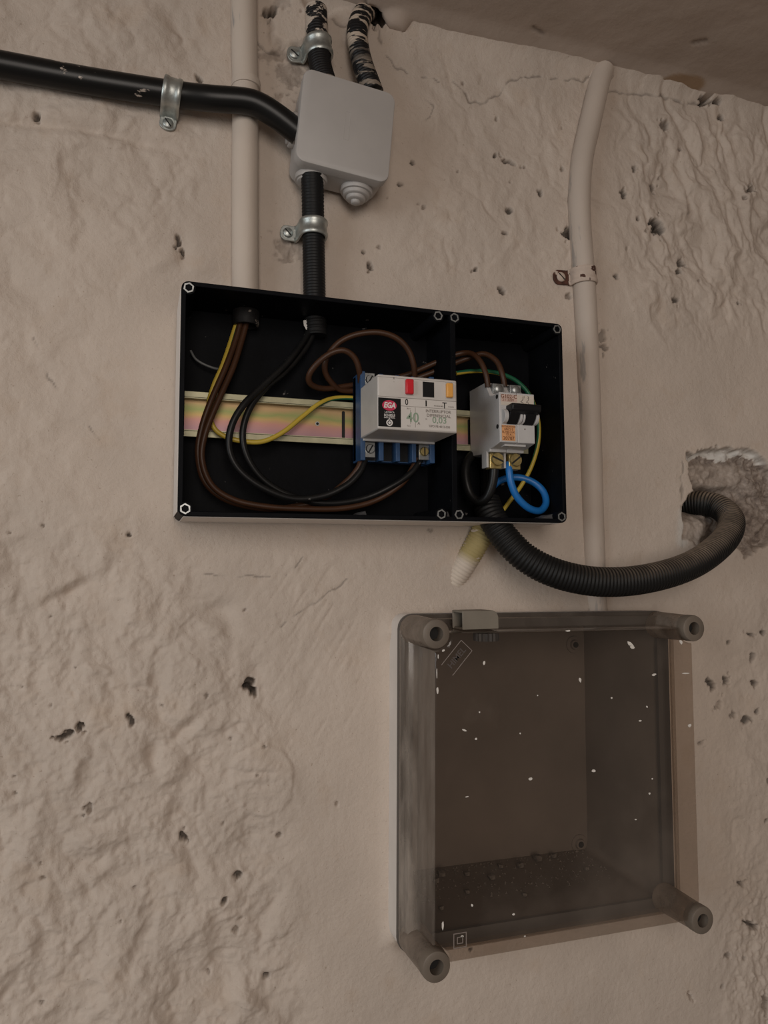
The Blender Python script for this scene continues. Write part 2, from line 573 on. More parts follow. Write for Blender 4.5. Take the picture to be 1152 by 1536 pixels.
def vnoise(x, y, seed):
    xi = np.floor(x).astype(np.int64); yi = np.floor(y).astype(np.int64)
    fx = x - xi; fy = y - yi
    fx = fx * fx * fx * (fx * (fx * 6 - 15) + 10); fy = fy * fy * fy * (fy * (fy * 6 - 15) + 10)

    def hsh(a, b):
        k = (a * 374761393 + b * 668265263 + seed * 982451653) & 0x7fffffff
        k = ((k ^ (k >> 13)) * 1274126177) & 0x7fffffff
        return ((k ^ (k >> 16)) & 0xffff) / 32767.5 - 1.0
    a = hsh(xi, yi); b = hsh(xi + 1, yi); c = hsh(xi, yi + 1); d = hsh(xi + 1, yi + 1)
    return (a * (1 - fx) + b * fx) * (1 - fy) + (c * (1 - fx) + d * fx) * fy


def fbm(x, y, seed, octv=4, gain=.5):
    s = 0; a = 1.0
    for i in range(octv):
        s = s + a * vnoise(x * 2 ** i, y * 2 ** i, seed + i * 17)
        a *= gain
    return s


def smooth(a, b, x):
    t = np.clip((x - a) / (b - a), 0, 1)
    return t * t * (3 - 2 * t)


def axis_grid(lo, a, b, hi, step, grow=1.35):
    core = list(np.arange(a, b + 1e-6, step))
    left = []; s = step; v = a
    while v > lo:
        s = min(s * grow, 120); v -= s; left.append(max(v, lo))
    rightv = []; s = step; v = core[-1]
    while v < hi:
        s = min(s * grow, 120); v += s; rightv.append(min(v, hi))
    return np.array(left[::-1] + core + rightv)


def grid_mesh(name, gx, gz, pos, mat, attrs):
    nx, nz = len(gx), len(gz)
    me = bpy.data.meshes.new(name)
    co = np.stack(pos, -1).reshape(-1, 3).astype(np.float32)
    idx = np.arange(nx * nz).reshape(nz, nx)
    q = np.stack([idx[:-1, :-1], idx[:-1, 1:], idx[1:, 1:], idx[1:, :-1]], -1).reshape(-1, 4).astype(np.int32)
    me.vertices.add(len(co)); me.vertices.foreach_set('co', co.ravel())
    me.loops.add(q.size); me.loops.foreach_set('vertex_index', q.ravel())
    me.polygons.add(len(q)); me.polygons.foreach_set('loop_start', np.arange(0, q.size, 4, dtype=np.int32))
    me.polygons.foreach_set('use_smooth', np.ones(len(q), dtype=bool))
    for k, a in attrs.items():
        at = me.attributes.new(k, 'FLOAT', 'POINT'); at.data.foreach_set('value', a.ravel().astype(np.float32))
    me.update(calc_edges=True); me.validate()
    me.materials.append(mat)
    o = bpy.data.objects.new(name, me); C.objects.link(o)
    return o


ZCEIL = 492.5
# clear case on the wall: centre, half sizes, slight tilt
LH = 70.0                                   # lid face, mm off the wall
_q = [P(648, 950, LH), P(1033, 943, LH), P(1055, 1378, LH), P(657, 1447, LH)]
CC = sum(_q, Vector()) / 4
CW = ((_q[1] - _q[0]).length + (_q[2] - _q[3]).length) / 4
CH = ((_q[0] - _q[3]).length + (_q[1] - _q[2]).length) / 4
CROT = math.radians(-.65)
print('case', CC, CW, CH)


def TCASE(v):
    x, z = v[0], v[2]
    return Vector((CC.x + x * math.cos(CROT) - z * math.sin(CROT), v[1], CC.z + x * math.sin(CROT) + z * math.cos(CROT)))


def dist_poly(px, py, pts):
    """distance to a polyline, in photo pixels; also the nearest parameter"""
    d = np.full(px.shape, 1e9)
    for (ax, ay), (bx, by) in zip(pts, pts[1:]):
        vx, vy = bx - ax, by - ay
        t = np.clip(((px - ax) * vx + (py - ay) * vy) / (vx * vx + vy * vy + 1e-9), 0, 1)
        d = np.minimum(d, np.hypot(px - ax - t * vx, py - ay - t * vy))
    return d


def in_poly(px, py, pts):
    ins = np.zeros(px.shape, bool)
    n = len(pts)
    for i in range(n):
        (ax, ay), (bx, by) = pts[i], pts[(i + 1) % n]
        c = ((ay > py) != (by > py)) & (px < (bx - ax) * (py - ay) / (by - ay + 1e-12) + ax)
        ins ^= c
    return ins


def build_wall():
    gx = axis_grid(-1400, -135, 665, 1900, 1.2)
    gz = axis_grid(-1490, -440, ZCEIL - 1.2, ZCEIL + 3, 1.2)
    X, Z = np.meshgrid(gx, gz)
    px, py = proj(X, np.zeros_like(X), Z)
    # warp so that lumps are irregular
    wx = X + 9 * vnoise(X / 34, Z / 34, 3) + 3 * vnoise(X / 11, Z / 11, 4)
    wz = Z + 9 * vnoise(X / 34, Z / 34, 5) + 3 * vnoise(X / 11, Z / 11, 6)
    # how rough each patch of plaster is
    bound = np.interp(py, [0, 300, 450, 700, 850, 1000, 1150, 1300, 1536], [340, 320, 200, 180, 300, 400, 440, 440, 470])
    left = smooth(40, -70, px - bound)
    lower = smooth(700, 980, py)
    leftamp = left * (.45 + .75 * lower + .4 * smooth(420, 250, py))
    rightup = smooth(900, 1000, px) * smooth(560, 430, py)
    midup = smooth(560, 640, px) * smooth(470, 380, py) * .55
    rightlow = smooth(1060, 1120, px + (py - 900) * .03) * smooth(830, 920, py)
    botright = smooth(1060, 1130, px) * smooth(1260, 1340, py)
    A = np.clip(np.maximum.reduce([leftamp, rightup * .9, midup, rightlow * .55, botright * .9, .10 * np.ones_like(X)]), 0, 1.3)
    base = 2.2 * fbm(X / 150, Z / 150, 21, 3)
    lump = 2.6 * fbm(wx / 42, wz / 42, 31, 3, .5)
    rid = 1 - np.abs(fbm(wx / 30, wz / 36, 41, 3, .55))
    fine = fbm(wx / 9, wz / 9, 51, 3, .6)
    str_w = 1 - np.abs(fbm((wx + .25 * wz) / 14, wz / 48, 61, 3, .55))
    bil = np.abs(fbm(wx / 58, wz / 64, 43, 4, .5))
    h = base * .8 + A * (lump * .9 + 4.2 * np.minimum(bil, .9) - 1.1 * np.clip(rid, .8, 1.0) * 2.0 + .5 * fine)
    fold = np.abs(fbm((wx + .3 * wz) / 30, wz / 80, 63, 3, .5))
    h += rightup * (5.0 * np.minimum(fold, .8) - .9 * np.clip(str_w, .6, 1.0) + .4 * fine) + midup * (2.6 * np.minimum(fold, .7) - .5 * np.clip(str_w, .6, 1.))
    h += .10 * fbm(X / 5, Z / 5, 71, 2)
    # crumbly fine plaster, lower left and lower right
    crumb = np.clip(fbm(X / 4.5, Z / 4.5, 81, 3, .6), -.2, 1) * (left * lower + botright * 1.2 + rightlow * .4)
    h += .8 * crumb
    # trowel strokes in the smoother middle
    midm = smooth(300, 420, px) * smooth(620, 560, px) * smooth(790, 850, py) * smooth(1180, 1000, py)
    h += midm * .7 * np.clip(vnoise((X * .55 + Z * .83) / 26, (X * .83 - Z * .55) / 3.2, 91) - .35, 0, 1) * -1.6
    h += midm * .6 * fbm(wx / 16, wz / 16, 93, 3)
    h *= .35 + .65 * smooth(4, 55, ZCEIL - Z)
    exposed = np.zeros_like(X); bare_shade = np.zeros_like(X); gyp = np.zeros_like(X)
    jit = 1 + .45 * fbm(X / 4, Z / 4, 101, 2, .7)

    def soft(cx, cy, rx, ry, dep, ang=0.0):
        nonlocal h
        c, s = math.cos(math.radians(ang)), math.sin(math.radians(ang))
        u = ((px - cx) * c + (py - cy) * s) / rx; v = (-(px - cx) * s + (py - cy) * c) / ry
        h = h + dep * np.exp(-(u * u + v * v))

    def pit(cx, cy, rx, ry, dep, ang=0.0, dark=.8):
        nonlocal h, bare_shade
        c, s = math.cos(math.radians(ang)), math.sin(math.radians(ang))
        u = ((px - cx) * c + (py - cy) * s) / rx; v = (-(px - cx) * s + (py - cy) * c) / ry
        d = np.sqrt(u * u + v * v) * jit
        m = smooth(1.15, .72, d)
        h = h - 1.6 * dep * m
        bare_shade = np.maximum(bare_shade, dark * m)

    # broad hollows and swells that can be made out on the left
    for a in ((20, 420, 60, 26, -5, 25), (60, 560, 70, 20, -2, 65), (120, 170, 90, 16, 3, 8), (90, 190, 130, 9, -3.5, 8), (215, 215, 70, 9, -3, 14),
              (50, 60, 40, 30, -3, 30), (160, 40, 60, 34, 2.5, 0), (260, 60, 40, 30, -2, 0), (40, 300, 60, 40, 2, 0), (150, 300, 70, 40, 2, 0),
              (330, 915, 26, 15, -5, -20), (345, 940, 14, 22, -4, 0), (228, 1130, 12, 28, -5, -10), (280, 1090, 40, 8, -3, -35), (100, 890, 46, 9, -4, -28),
              (395, 1165, 42, 40, 2.2, 0), (290, 1290, 14, 46, -4.5, -12), (330, 1420, 16, 60, -4.5, -8), (200, 1440, 14, 50, -4, 20), (60, 1480, 40, 30, -4, -30),
              (20, 860, 30, 26, -3, 0), (370, 1260, 16, 26, -4.5, 20), (150, 1330, 70, 14, -2.5, -28), (120, 1040, 30, 50, 2, 20), (200, 960, 40, 40, 2, 0),
              (275, 375, 12, 26, -3.5, 0), (240, 395, 26, 10, 2, -20), (300, 400, 24, 14, 2, 0), (690, 300, 36, 50, 2, 20), (640, 330, 40, 18, -2, 40),
              (600, 380, 36, 22, 2, 0), (770, 300, 12, 40, -2.5, 15), (740, 390, 20, 24, 1.6, 0)):
        soft(*a)
    # pits and pock marks
    for a in ((374, 1026, 9, 11, 8, 0), (380, 1036, 7, 6, 6, 0), (100, 1103, 18, 4.5, 6, -28), (118, 1092, 6, 7, 6, 0), (196, 1078, 4, 8, 4, -10), (277, 1258, 5, 8, 5, -35),
              (336, 1350, 4, 8, 5, 10), (403, 1467, 4, 4, 5, 0), (358, 1313, 4, 4, 4, 0), (134, 1212, 4, 6, 3, 0, .4), (355, 1395, 5, 5, 3, 0, .4), (420, 1254, 4, 4, 3, 0, .5),
              (268, 360, 3.5, 9, 4, 0), (274, 376, 3, 8, 4, -20), (300, 116, 7, 4, 4, 40), (56, 172, 4, 4, 4, 0), (193, 802, 3, 3, 3, 0), (404, 20, 10, 9, 14, 0, 1),
              (537, 293, 4.5, 4.5, 4, 0), (556, 400, 5, 4, 4, 20), (546, 377, 3, 3, 3, 0), (752, 437, 4, 5, 4, 0), (620, 243, 3, 3, 3, 0), (600, 275, 4, 2.5, 3, 20), (768, 245, 12, 2.5, 4, 28),
              (743, 233, 3, 4, 3, 0), (810, 292, 3, 6, 3, 0), (755, 351, 4, 3, 3, 0), (765, 317, 4, 4, 3, 0), (713, 405, 3, 3, 3, 0), (850, 352, 7, 9, 6, 0),
              (984, 338, 7, 11, 5, -20, .9), (990, 345, 5, 6, 5, 0), (1124, 285, 7, 5, 5, -30), (1025, 396, 8, 4, 4, 30), (982, 279, 4, 5, 3, 0), (935, 290, 3, 8, 3, 0), (950, 256, 2.5, 4, 3, 0), (1020, 224, 3.5, 3, 3, 0),
              (955, 330, 2.5, 4, 3, 0), (923, 415, 3, 3, 3, 0), (1016, 408, 3, 3, 3, 0), (1107, 455, 2.5, 2.5, 2, 0), (1012, 452, 5, 4, 3, 20), (1081, 178, 3, 3, 3, 0), (996, 190, 6, 7, 4, 0, .6),
              (1054, 152, 6, 7, 10, 30, 1), (1070, 156, 6, 4, 8, -20, 1), (1034, 315, 3, 6, 3, 0, .5), (903, 505, 6, 10, 3, 10, .5), (907, 522, 6, 4, 3, 30, .6), (905, 533, 2, 5, 2, 0), (852, 445, 5, 4, 3, 0, .5),
              (1066, 1024, 6, 4, 4, 50), (1070, 1031, 4, 4, 4, 0), (1091, 1022, 5, 6, 4, 0), (1132, 1025, 6, 4, 4, 0), (1094, 964, 3, 3, 3, 0), (1126, 952, 7, 2.5, 4, 10), (1143, 948, 5, 3, 4, 0), (1128, 985, 4, 8, 3, 0, .6), (1136, 1068, 4, 3, 3, 0),
              (1122, 1080, 5, 5, 3, 0), (1102, 1073, 4, 4, 3, 0, .5), (1052, 1114, 4, 3, 3, 0, .5), (1080, 1056, 5, 6, 3, 0, .3), (1112, 1326, 6, 4, 5, 30), (1123, 1385, 9, 3, 6, 20), (1136, 1392, 8, 3, 5, 10), (1092, 1433, 4, 4, 3, 0, .6),
              (1035, 1495, 3, 5, 3, 0, .4), (1150, 1510, 5, 14, 5, 0, .4), (1151, 1170, 3, 4, 3, 0), (1151, 1230, 3, 3, 3, 0), (705, 1424, 2, 2, 1.5, 0), (505, 1205, 2.5, 2.5, 2, 0, .3), (645, 795, 4, 2, 2, 0, .4), (720, 795, 14, 6, 10, -10, 1), (908, 905, 3, 10, 4, 0)):
        pit(*a)
    # many small random pocks in the rough parts
    for i in range(150):
        cx, cy = rng.uniform(0, 1152), rng.uniform(100, 1536)
        if (cx < 430 and cy > 780) or (cx > 930 and cy < 480) or (cx > 1075 and cy > 1350) or (560 < cx < 850 and cy < 420):
            pit(cx, cy, rng.uniform(1.2, 2.6), rng.uniform(1.2, 2.6), 1.6, 0, .45)
    # cracks
    for pts, w, dep in (([(560, 30), (575, 70), (590, 96), (612, 108)], 1.5, 2), ([(636, 112), (660, 122)], 1.2, 1.5), ([(672, 115), (700, 138), (705, 152), (725, 152), (752, 138), (764, 122), (790, 116), (870, 122), (885, 116)], 1.5, 2.),
                        ([(912, 138), (960, 142), (990, 146), (1030, 158)], 1.5, 2), ([(1005, 150), (1030, 155), (1048, 158)], 1.5, 2), ([(636, 185), (646, 172), (650, 160), (640, 148)], 1.2, .8), ([(50, 505), (62, 540), (80, 580), (96, 600)], 1.3, 1), ([(132, 640), (148, 658)], 1.5, 1.5),
                        ([(405, 865), (300, 862)], 1.2, .4), ([(520, 870), (470, 905), (420, 940)], 1.4, 1), ([(455, 835), (430, 865)], 1.4, 1), ([(884, 890), (885, 920)], 1.5, 2), ([(906, 890), (907, 920)], 1.5, 2),
                        ([(1023, 690), (1022, 770), (1026, 830)], 1.3, 1), 
                        ([(385, 60), (400, 75), (420, 80)], 2, 3), ([(495, 35), (515, 46), (525, 40)], 2, 3)):
        d = dist_poly(px + 2.5 * vnoise(X / 6, Z / 6, 131), py + 2.5 * vnoise(X / 6, Z / 6, 133), pts)
        m = smooth(w * 1.3, w * .3, d) * smooth(-.5, .1, vnoise(X / 9, Z / 9, 137))
        h = h - .5 * dep * m
        bare_shade = np.maximum(bare_shade, .45 * m)
    # round plaster patch lower left
    d = np.hypot((px - 393) / 46, (py - 1170) / 52)
    h += 1.2 * smooth(1.08, .98, d * (1 + .06 * vnoise(X / 8, Z / 8, 7)))
    # lumps of filler by the conduits under the soffit
    d = np.hypot((px - 436) / 36, (py - 38) / 40) * (1 + .15 * vnoise(X / 7, Z / 7, 8))
    h += 7 * smooth(1.1, .7, d)
    d = np.hypot((px - 512) / 26, (py - 46) / 26); h += 4 * smooth(1.2, .6, d)
    # brown filler scabs beside the clips
    for cx, cy, rx, ry, amt in ((438, 108, 20, 22, .55), (434, 374, 18, 14, .5), (412, 82, 22, 8, .5), (412, 150, 10, 8, .5), (418, 12, 14, 10, .4)):
        d = np.hypot((px - cx) / rx, (py - cy) / ry) * jit
        m = smooth(1.1, .8, d); h -= 1.2 * m * (1 + fine); exposed = np.maximum(exposed, amt * m)
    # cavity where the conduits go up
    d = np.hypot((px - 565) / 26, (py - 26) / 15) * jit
    m = smooth(1.1, .8, d); h -= 26 * m; bare_shade = np.maximum(bare_shade, m)
    # broken-out hole at the right with the hose
    jx = px + 4 * vnoise(X / 7, Z / 7, 141) + 2 * vnoise(X / 3, Z / 3, 142); jy = py + 4 * vnoise(X / 7, Z / 7, 143) + 2 * vnoise(X / 3, Z / 3, 144)
    hole = [(1030, 684), (1062, 672), (1100, 672), (1130, 676), (1152, 690), (1170, 720), (1170, 800), (1140, 822), (1118, 838), (1100, 815), (1070, 835), (1045, 812), (1027, 812), (1024, 775), (1034, 748), (1042, 735), (1034, 710)]
    ins = in_poly(jx, jy, hole).astype(float)
    k = ins.copy()
    for _ in range(1):
        k = (k + np.roll(k, 1, 0) + np.roll(k, -1, 0) + np.roll(k, 1, 1) + np.roll(k, -1, 1)) / 5
    depth = 13 + 5 * fbm(X / 14, Z / 14, 151, 3)
    # projecting stone in the upper part, deep dark pocket under it, shallow ledge at lower left
    stone = smooth(740, 728, py + (px - 1040) * .03) * smooth(690, 700, py) * smooth(1130, 1105, px)
    depth = depth * (1 - stone) + stone * (4.5 + .10 * (px - 1040) + 1.2 * fbm(X / 12, Z / 6, 153, 3))
    pocket = np.exp(-(((px - 1055) / 34) ** 2 + ((py - 752) / 15) ** 2))
    depth = depth + 30 * pocket
    ledge = smooth(1075, 1050, px) * smooth(768, 785, py)
    depth = depth * (1 - .72 * ledge)
    rubble = smooth(1095, 1115, px)
    depth = depth * (1 - .35 * rubble) + rubble * 3.5 * fbm(X / 9, Z / 9, 161, 3)
    h = h * (1 - k) + k * (-depth + .9 * fine + .6 * fbm(X / 4, Z / 4, 171, 2))
    exposed = np.maximum(exposed, k * (1 - .45 * ledge) * (1 - .3 * stone))
    inner = in_poly(jx, jy, [(1028 + 0, 694), (1062, 684), (1096, 690), (1112, 684), (1170, 700), (1170, 830), (1100, 850), (1024, 840), (1030, 770), (1036, 748), (1044, 735), (1036, 712)]).astype(float)
    g = k * (1 - inner) * smooth(720, 700, py)
    gyp = np.maximum(gyp, g); exposed *= (1 - g)
    lip = smooth(14, 3, dist_poly(px, py, [(1026, 770), (1024, 812)])) * (1 - k)
    gyp = np.maximum(gyp, .7 * lip)
    # recess for the flush case
    lx = (X - CC.x) * math.cos(CROT) + (Z - CC.z) * math.sin(CROT); lz = -(X - CC.x) * math.sin(CROT) + (Z - CC.z) * math.cos(CROT)
    near = smooth(60, 20, np.maximum(np.abs(lx) - CW, np.abs(lz) - CH))
    h = h * (1 - .8 * near)
    # plaster packed around its rim
    rim = smooth(16, 4, np.abs(np.maximum(np.abs(lx) - CW - 6, np.abs(lz) - CH - 6)))
    h += rim * 1.5
    cor = np.exp(-(((px - 585) / 12) ** 2 + ((py - 945) / 14) ** 2)) + np.exp(-(((px - 592) / 12) ** 2 + ((py - 1400) / 18) ** 2))
    h += 5 * cor
    rec = ((np.abs(lx) < CW + 4) & (np.abs(lz) < CH + 4))
    h = np.where(rec, -100.0, h)
    # keep the plaster under the black enclosure flat enough for it to sit
    e = smooth(30, 8, np.maximum(np.abs(X - 181.5) - 155, np.abs(Z - 123.5) - 85))
    h = h * (1 - e) - 1.0 * e
    # quiet outside the part worked by hand; rounded meeting with the soffit
    h += 12 * np.exp(-(ZCEIL - Z) / 8.0) * (Z < ZCEIL + 1)
    o = grid_mesh('wall_back', gx, gz, ((X) * .001, -h * .001, (Z + ZOFF) * .001), M_WALL, {'exposed': exposed, 'bare_shade': bare_shade, 'gypsum': gyp})
    o['kind'] = 'structure'
    o['label'] = 'lumpy cream painted plaster wall with pock marks and cracks'
    return o


def build_ceiling():
    gx = axis_grid(-1400, -120, 760, 1900, 2.5)
    gy = axis_grid(-900, -230, -1, 60, 2.5)
    X, Y = np.meshgrid(gx, gy)
    px, py = proj(X, Y, np.full_like(X, ZCEIL))
    z = 1.4 * fbm(X / 120, Y / 120, 201, 3) + .35 * fbm(X / 22, Y / 22, 203, 3) - 4.5 * smooth(-26, 0, Y)
    stain = smooth(1.15, .85, np.hypot((px - 1022) / 36, (py - 122) / 15) * (1 + .3 * vnoise(X / 16, Y / 16, 205)))
    stain = np.maximum(stain, .5 * smooth(1.1, .7, np.hypot((px - 935) / 20, (py - 122) / 9)))
    bare_shade = np.zeros_like(X)
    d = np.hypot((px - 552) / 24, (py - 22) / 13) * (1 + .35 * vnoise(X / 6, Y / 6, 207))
    m = smooth(1.15, .85, d); z += 24 * m; bare_shade = np.maximum(bare_shade, m)
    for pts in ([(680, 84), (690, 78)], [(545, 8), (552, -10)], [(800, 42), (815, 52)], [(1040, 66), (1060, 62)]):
        d = dist_poly(px, py, pts); m = smooth(4, 1, d); z += 1.5 * m; bare_shade = np.maximum(bare_shade, .35 * m)
    # bulge of filler over the conduits
    z -= 8 * smooth(1.1, .5, np.hypot((px - 590) / 28, (py - 26) / 17)) * (1 - m)
    o = grid_mesh('ceiling', gx, gy, (X * .001, Y * .001, (ZCEIL + z + ZOFF) * .001), M_CEIL, {'stain': stain, 'bare_shade': bare_shade})
    o['kind'] = 'structure'
    o['label'] = 'cream painted soffit meeting the wall, with brown damp stain'
    return o


build_wall()
build_ceiling()


# ------------------------------------------------------------------ pipes and conduits
def corr(pitch, amp):
    def f(s):
        k = (s / pitch) % 1.0
        return amp if .2 < k < .7 else 0.0
    return f


# painted rigid pipe at the left
pl = thing('painted_pipe', 'straight cream painted pipe running down into the black enclosure', 'pipe', P(368, 430, 0))
ptop = P(366, -40, 7); ptop.z = min(ptop.z, ZCEIL + 2)
MB().tube([ptop, P(366.5, 60, 7), P(368, 140, 7), P(367.5, 300, 8), P(368, 418, 9), P(369, 446, 11)], 10.6, 24, 4).build('pipe', M_PIPE, pl, smooth=True)
c0, c1 = P(369, 133, 7), P(369, 121, 7)
MB().lathe(c0, c1 - c0, [(0, 10.3), (.3, 11.6), (3.5, 11.9), (6.2, 11.5), (6.6, 10.3)], 24).build('coupling', M_PIPE, pl, smooth=True)

# bent painted pipe at the right
pr = thing('painted_pipe', 'bent cream painted pipe with grey scuffs and a rusty clip', 'pipe', P(893, 900, 0))
MB().tube([P(905, 104, 3), P(898, 128, 4), P(884, 190, 6), P(873, 240, 7), P(869, 290, 7), P(870, 340, 7), P(876, 420, 7), P(881, 520, 5), P(885, 640, 3),
           P(888, 760, 0), P(891, 850, -2), P(894, 935, -4)], 10.4, 24, 5).build('pipe', M_PIPE2, pr, smooth=True)
MB().tube([P(880, 117, -5), P(905, 113, 3), P(915, 112, -5)], 7, 12, 3).build('plaster_collar', M_WALL, pr, smooth=True)

# black rigid conduit from the left into the junction box
hb = MB().tube([P(-90, 80, 11), P(0, 97, 11), P(130, 121, 12), P(258, 141, 15), P(318, 148, 21), P(368, 152, 25), P(392, 160, 26), P(420, 178, 26), P(448, 200, 25)], 9.7, 24, 3)
hb = tag(hb.build('black_conduit', M_COND, None, smooth=True), 'glossy black paint-spotted conduit running sideways into the white junction box', 'conduit')

JC = P(516, 188, 42)                        # junction box centre on its lid
# corrugated black conduit between junction box and enclosure
cv = MB().tube([P(468, 262, 24), P(469, 290, 21), P(470, 345, 16), P(471, 400, 14), P(472, 460, 14)], 8.8, 24, .62, corr(2.5, .32))
tag(cv.build('corrugated_conduit', M_COND_CLEAN, None, smooth=True, auto=60), 'short clean black corrugated conduit between junction box and black enclosure', 'conduit')
# two conduits from the soffit into the junction box
ct = MB().tube([P(474, 14, 10), P(475, 40, 12), P(477, 70, 14), P(481, 100, 18), P(488, 125, 22)], 8.9, 24, .62, corr(2.5, .5))
tag(ct.build('corrugated_conduit', M_COND_PAINT, None, smooth=True, auto=60), 'stubby black conduit under a metal clip, smeared with cream paint at its top', 'conduit')
cr = MB().tube([P(556, 14, -14), P(544, 22, 4), P(536, 45, 12), P(538, 72, 15), P(545, 100, 18), P(560, 140, 22)], 8.5, 24, .62, corr(2.5, .5))
tag(cr.build('corrugated_conduit', M_COND_PAINT2, None, smooth=True, auto=60), 'curved black conduit streaked with cream paint beside a dark cavity', 'conduit')
# thick flexible hose, box to broken hole
hose_pts = [P(729, 752, 22), P(738, 776, 30), P(757, 806, 38), P(790, 838, 48), P(840, 862, 56), P(905, 873, 62), P(975, 867, 62), P(1040, 846, 52),
            P(1085, 812, 36), P(1097, 782, 18), P(1080, 762, 0), P(1052, 755, -16), P(1015, 756, -36)]
hz = MB().tube(hose_pts, lambda t: 11.0 + .5 * min(1, t * 3), 28, .62, corr(3.1, .85))
HOSE_RIBS = sum((b_ - a_).length for a_, b_ in zip(spline(hose_pts, .62), spline(hose_pts, .62)[1:])) / 3.1
for nd in M_HOSE.node_tree.nodes:
    if nd.label == 'ribs':
        nd.inputs[1].default_value = HOSE_RIBS
tag(hz.build('flexible_hose', M_HOSE, None, smooth=True, auto=60), 'thick dusty black ribbed hose looping from the enclosure into the broken wall hole', 'hose')
# cream stub half buried in plaster
st = MB().tube([P(733, 778, 10), P(722, 803, 8), P(703, 836, 2), P(688, 860, -4), P(672, 884, -12)], lambda t: 10.2 - 1.2 * t, 24, .7, corr(2.9, .7))
tag(st.build('conduit_stub', M_STUB, None, smooth=True, auto=60), 'cream and yellowish painted ribbed conduit stub half buried in plaster', 'conduit')


# ------------------------------------------------------------------ clips
def clip(label, px, py, hc, axis, r, width, side, tabl, m_strap, m_tab, m_screw, group=None, tabh=None):
    """saddle strap over a pipe whose axis direction (x,z) is given; tab on one side"""
    a = Vector((axis[0], 0, axis[1])).normalized()
    u = Vector((a.z, 0, -a.x)) * side
    c = P(px, py, hc); wall = Vector((c.x, 0, c.z))
    root = thing('conduit_clip', label, 'clip', wall, group)
    out = Vector((0, -1, 0)); R = r + .3
    path = [(-R, 0.5), (-R, hc * .6)]
    for k in range(15):
        an = math.pi - math.pi * k / 14
        path.append((R * math.cos(an), hc + R * math.sin(an)))
    path += [(R + .2, max(3.5, hc * .5)), (R + 1.2, 2.6), (R + 3, 2.2)]
    wid = [(-1, 0), (-.86, .7), (-.55, .7), (-.42, 0), (.42, 0), (.55, .7), (.86, .7), (1, 0)]
    vs = []
    for layer in (0, 1):
        for i, (pu, ph) in enumerate(path):
            p0 = path[max(0, i - 1)]; p1 = path[min(len(path) - 1, i + 1)]
            nx_, nh_ = -(p1[1] - p0[1]), (p1[0] - p0[0]); l = math.hypot(nx_, nh_) or 1
            nx_, nh_ = nx_ / l, nh_ / l
            for w, bmp in wid:
                off = (1.3 if layer else 0) + bmp
                vs.append(wall + u * (pu + nx_ * off) + out * (ph + nh_ * off) + a * (w * width / 2))
    nw, npth = len(wid), len(path); fs = []
    K = nw * npth
    for i in range(npth - 1):
        for j in range(nw - 1):
            q = (i * nw + j, i * nw + j + 1, (i + 1) * nw + j + 1, (i + 1) * nw + j)
            fs.append(q); fs.append(tuple(k + K for k in reversed(q)))
        for j in (0, nw - 1):
            fs.append((i * nw + j, (i + 1) * nw + j, (i + 1) * nw + j + K, i * nw + j + K))
    for i in (0, npth - 1):
        for j in range(nw - 1):
            fs.append((i * nw + j, i * nw + j + 1, i * nw + j + 1 + K, i * nw + j + K))
    MB().add(vs, fs).build('strap', m_strap, root, smooth=True, auto=50)
    # tab with rounded end
    hw = width * .46; n = 8
    prof = [(R + 1.5, -hw), (R + tabl - hw * .7, -hw)] + [(R + tabl - hw * .7 + hw * .7 * math.sin(math.pi * k / n), -hw * math.cos(math.pi * k / n)) for k in range(1, n)] + [(R + tabl - hw * .7, hw), (R + 1.5, hw)]
    vs = [wall + u * x + a * y + out * d for d in (1.9, 3.6) for x, y in prof]
    m = len(prof)
    fs = [tuple(range(m)), tuple(range(2 * m - 1, m - 1, -1))] + [(i, (i + 1) % m, m + (i + 1) % m, m + i) for i in range(m)]
    MB().add(vs, fs).build('tab', m_tab, root, bevel=.4)
    sc = wall + u * (R + tabl * .58) + out * 3.4
    s = MB().lathe(sc, out, [(0, hw * .66), (.8, hw * .66), (1.7, hw * .5), (2.1, 0.0)], 18).build('screw', m_screw, root, smooth=True, auto=60)
    d1 = (u + a).normalized(); d2 = (u - a).normalized()
    q = [sc + out * hh + d1 * (i * hw * .55) + d2 * (j * .45) for hh in (1.2, 2.2) for i, j in ((-1, -1), (1, -1), (1, 1), (-1, 1))]
    MB().add(q, [(0, 1, 2, 3), (7, 6, 5, 4), (0, 1, 5, 4), (1, 2, 6, 5), (2, 3, 7, 6), (3, 0, 4, 7)]).build('screw_slot', M_DARKSLOT, s)
    return root


clip('shiny metal clip holding the sideways black conduit, tab hanging below', 258, 141, 15, (1, -.13), 9.9, 14, 1, 13, M_ZINC, M_ZINC, M_ZINC)
clip('metal clip with tab to the left on the conduit below the junction box', 470, 344, 16, (0, 1), 9.5, 14, -1, 15, M_ZINC, M_ZINC, M_ZINC)
clip('dull metal clip on the stubby conduit just under the soffit', 478, 72, 14, (-.12, 1), 9.5, 15, -1, 15, M_ZINC, M_ZINC, M_ZINC)
clip('rusty paint-covered clip with corroded tab on the bent cream pipe', 875, 416, 7, (-.05, 1), 10.6, 15, -1, 19, M_RUSTPAINT, M_RUST, M_RUSTPAINT)


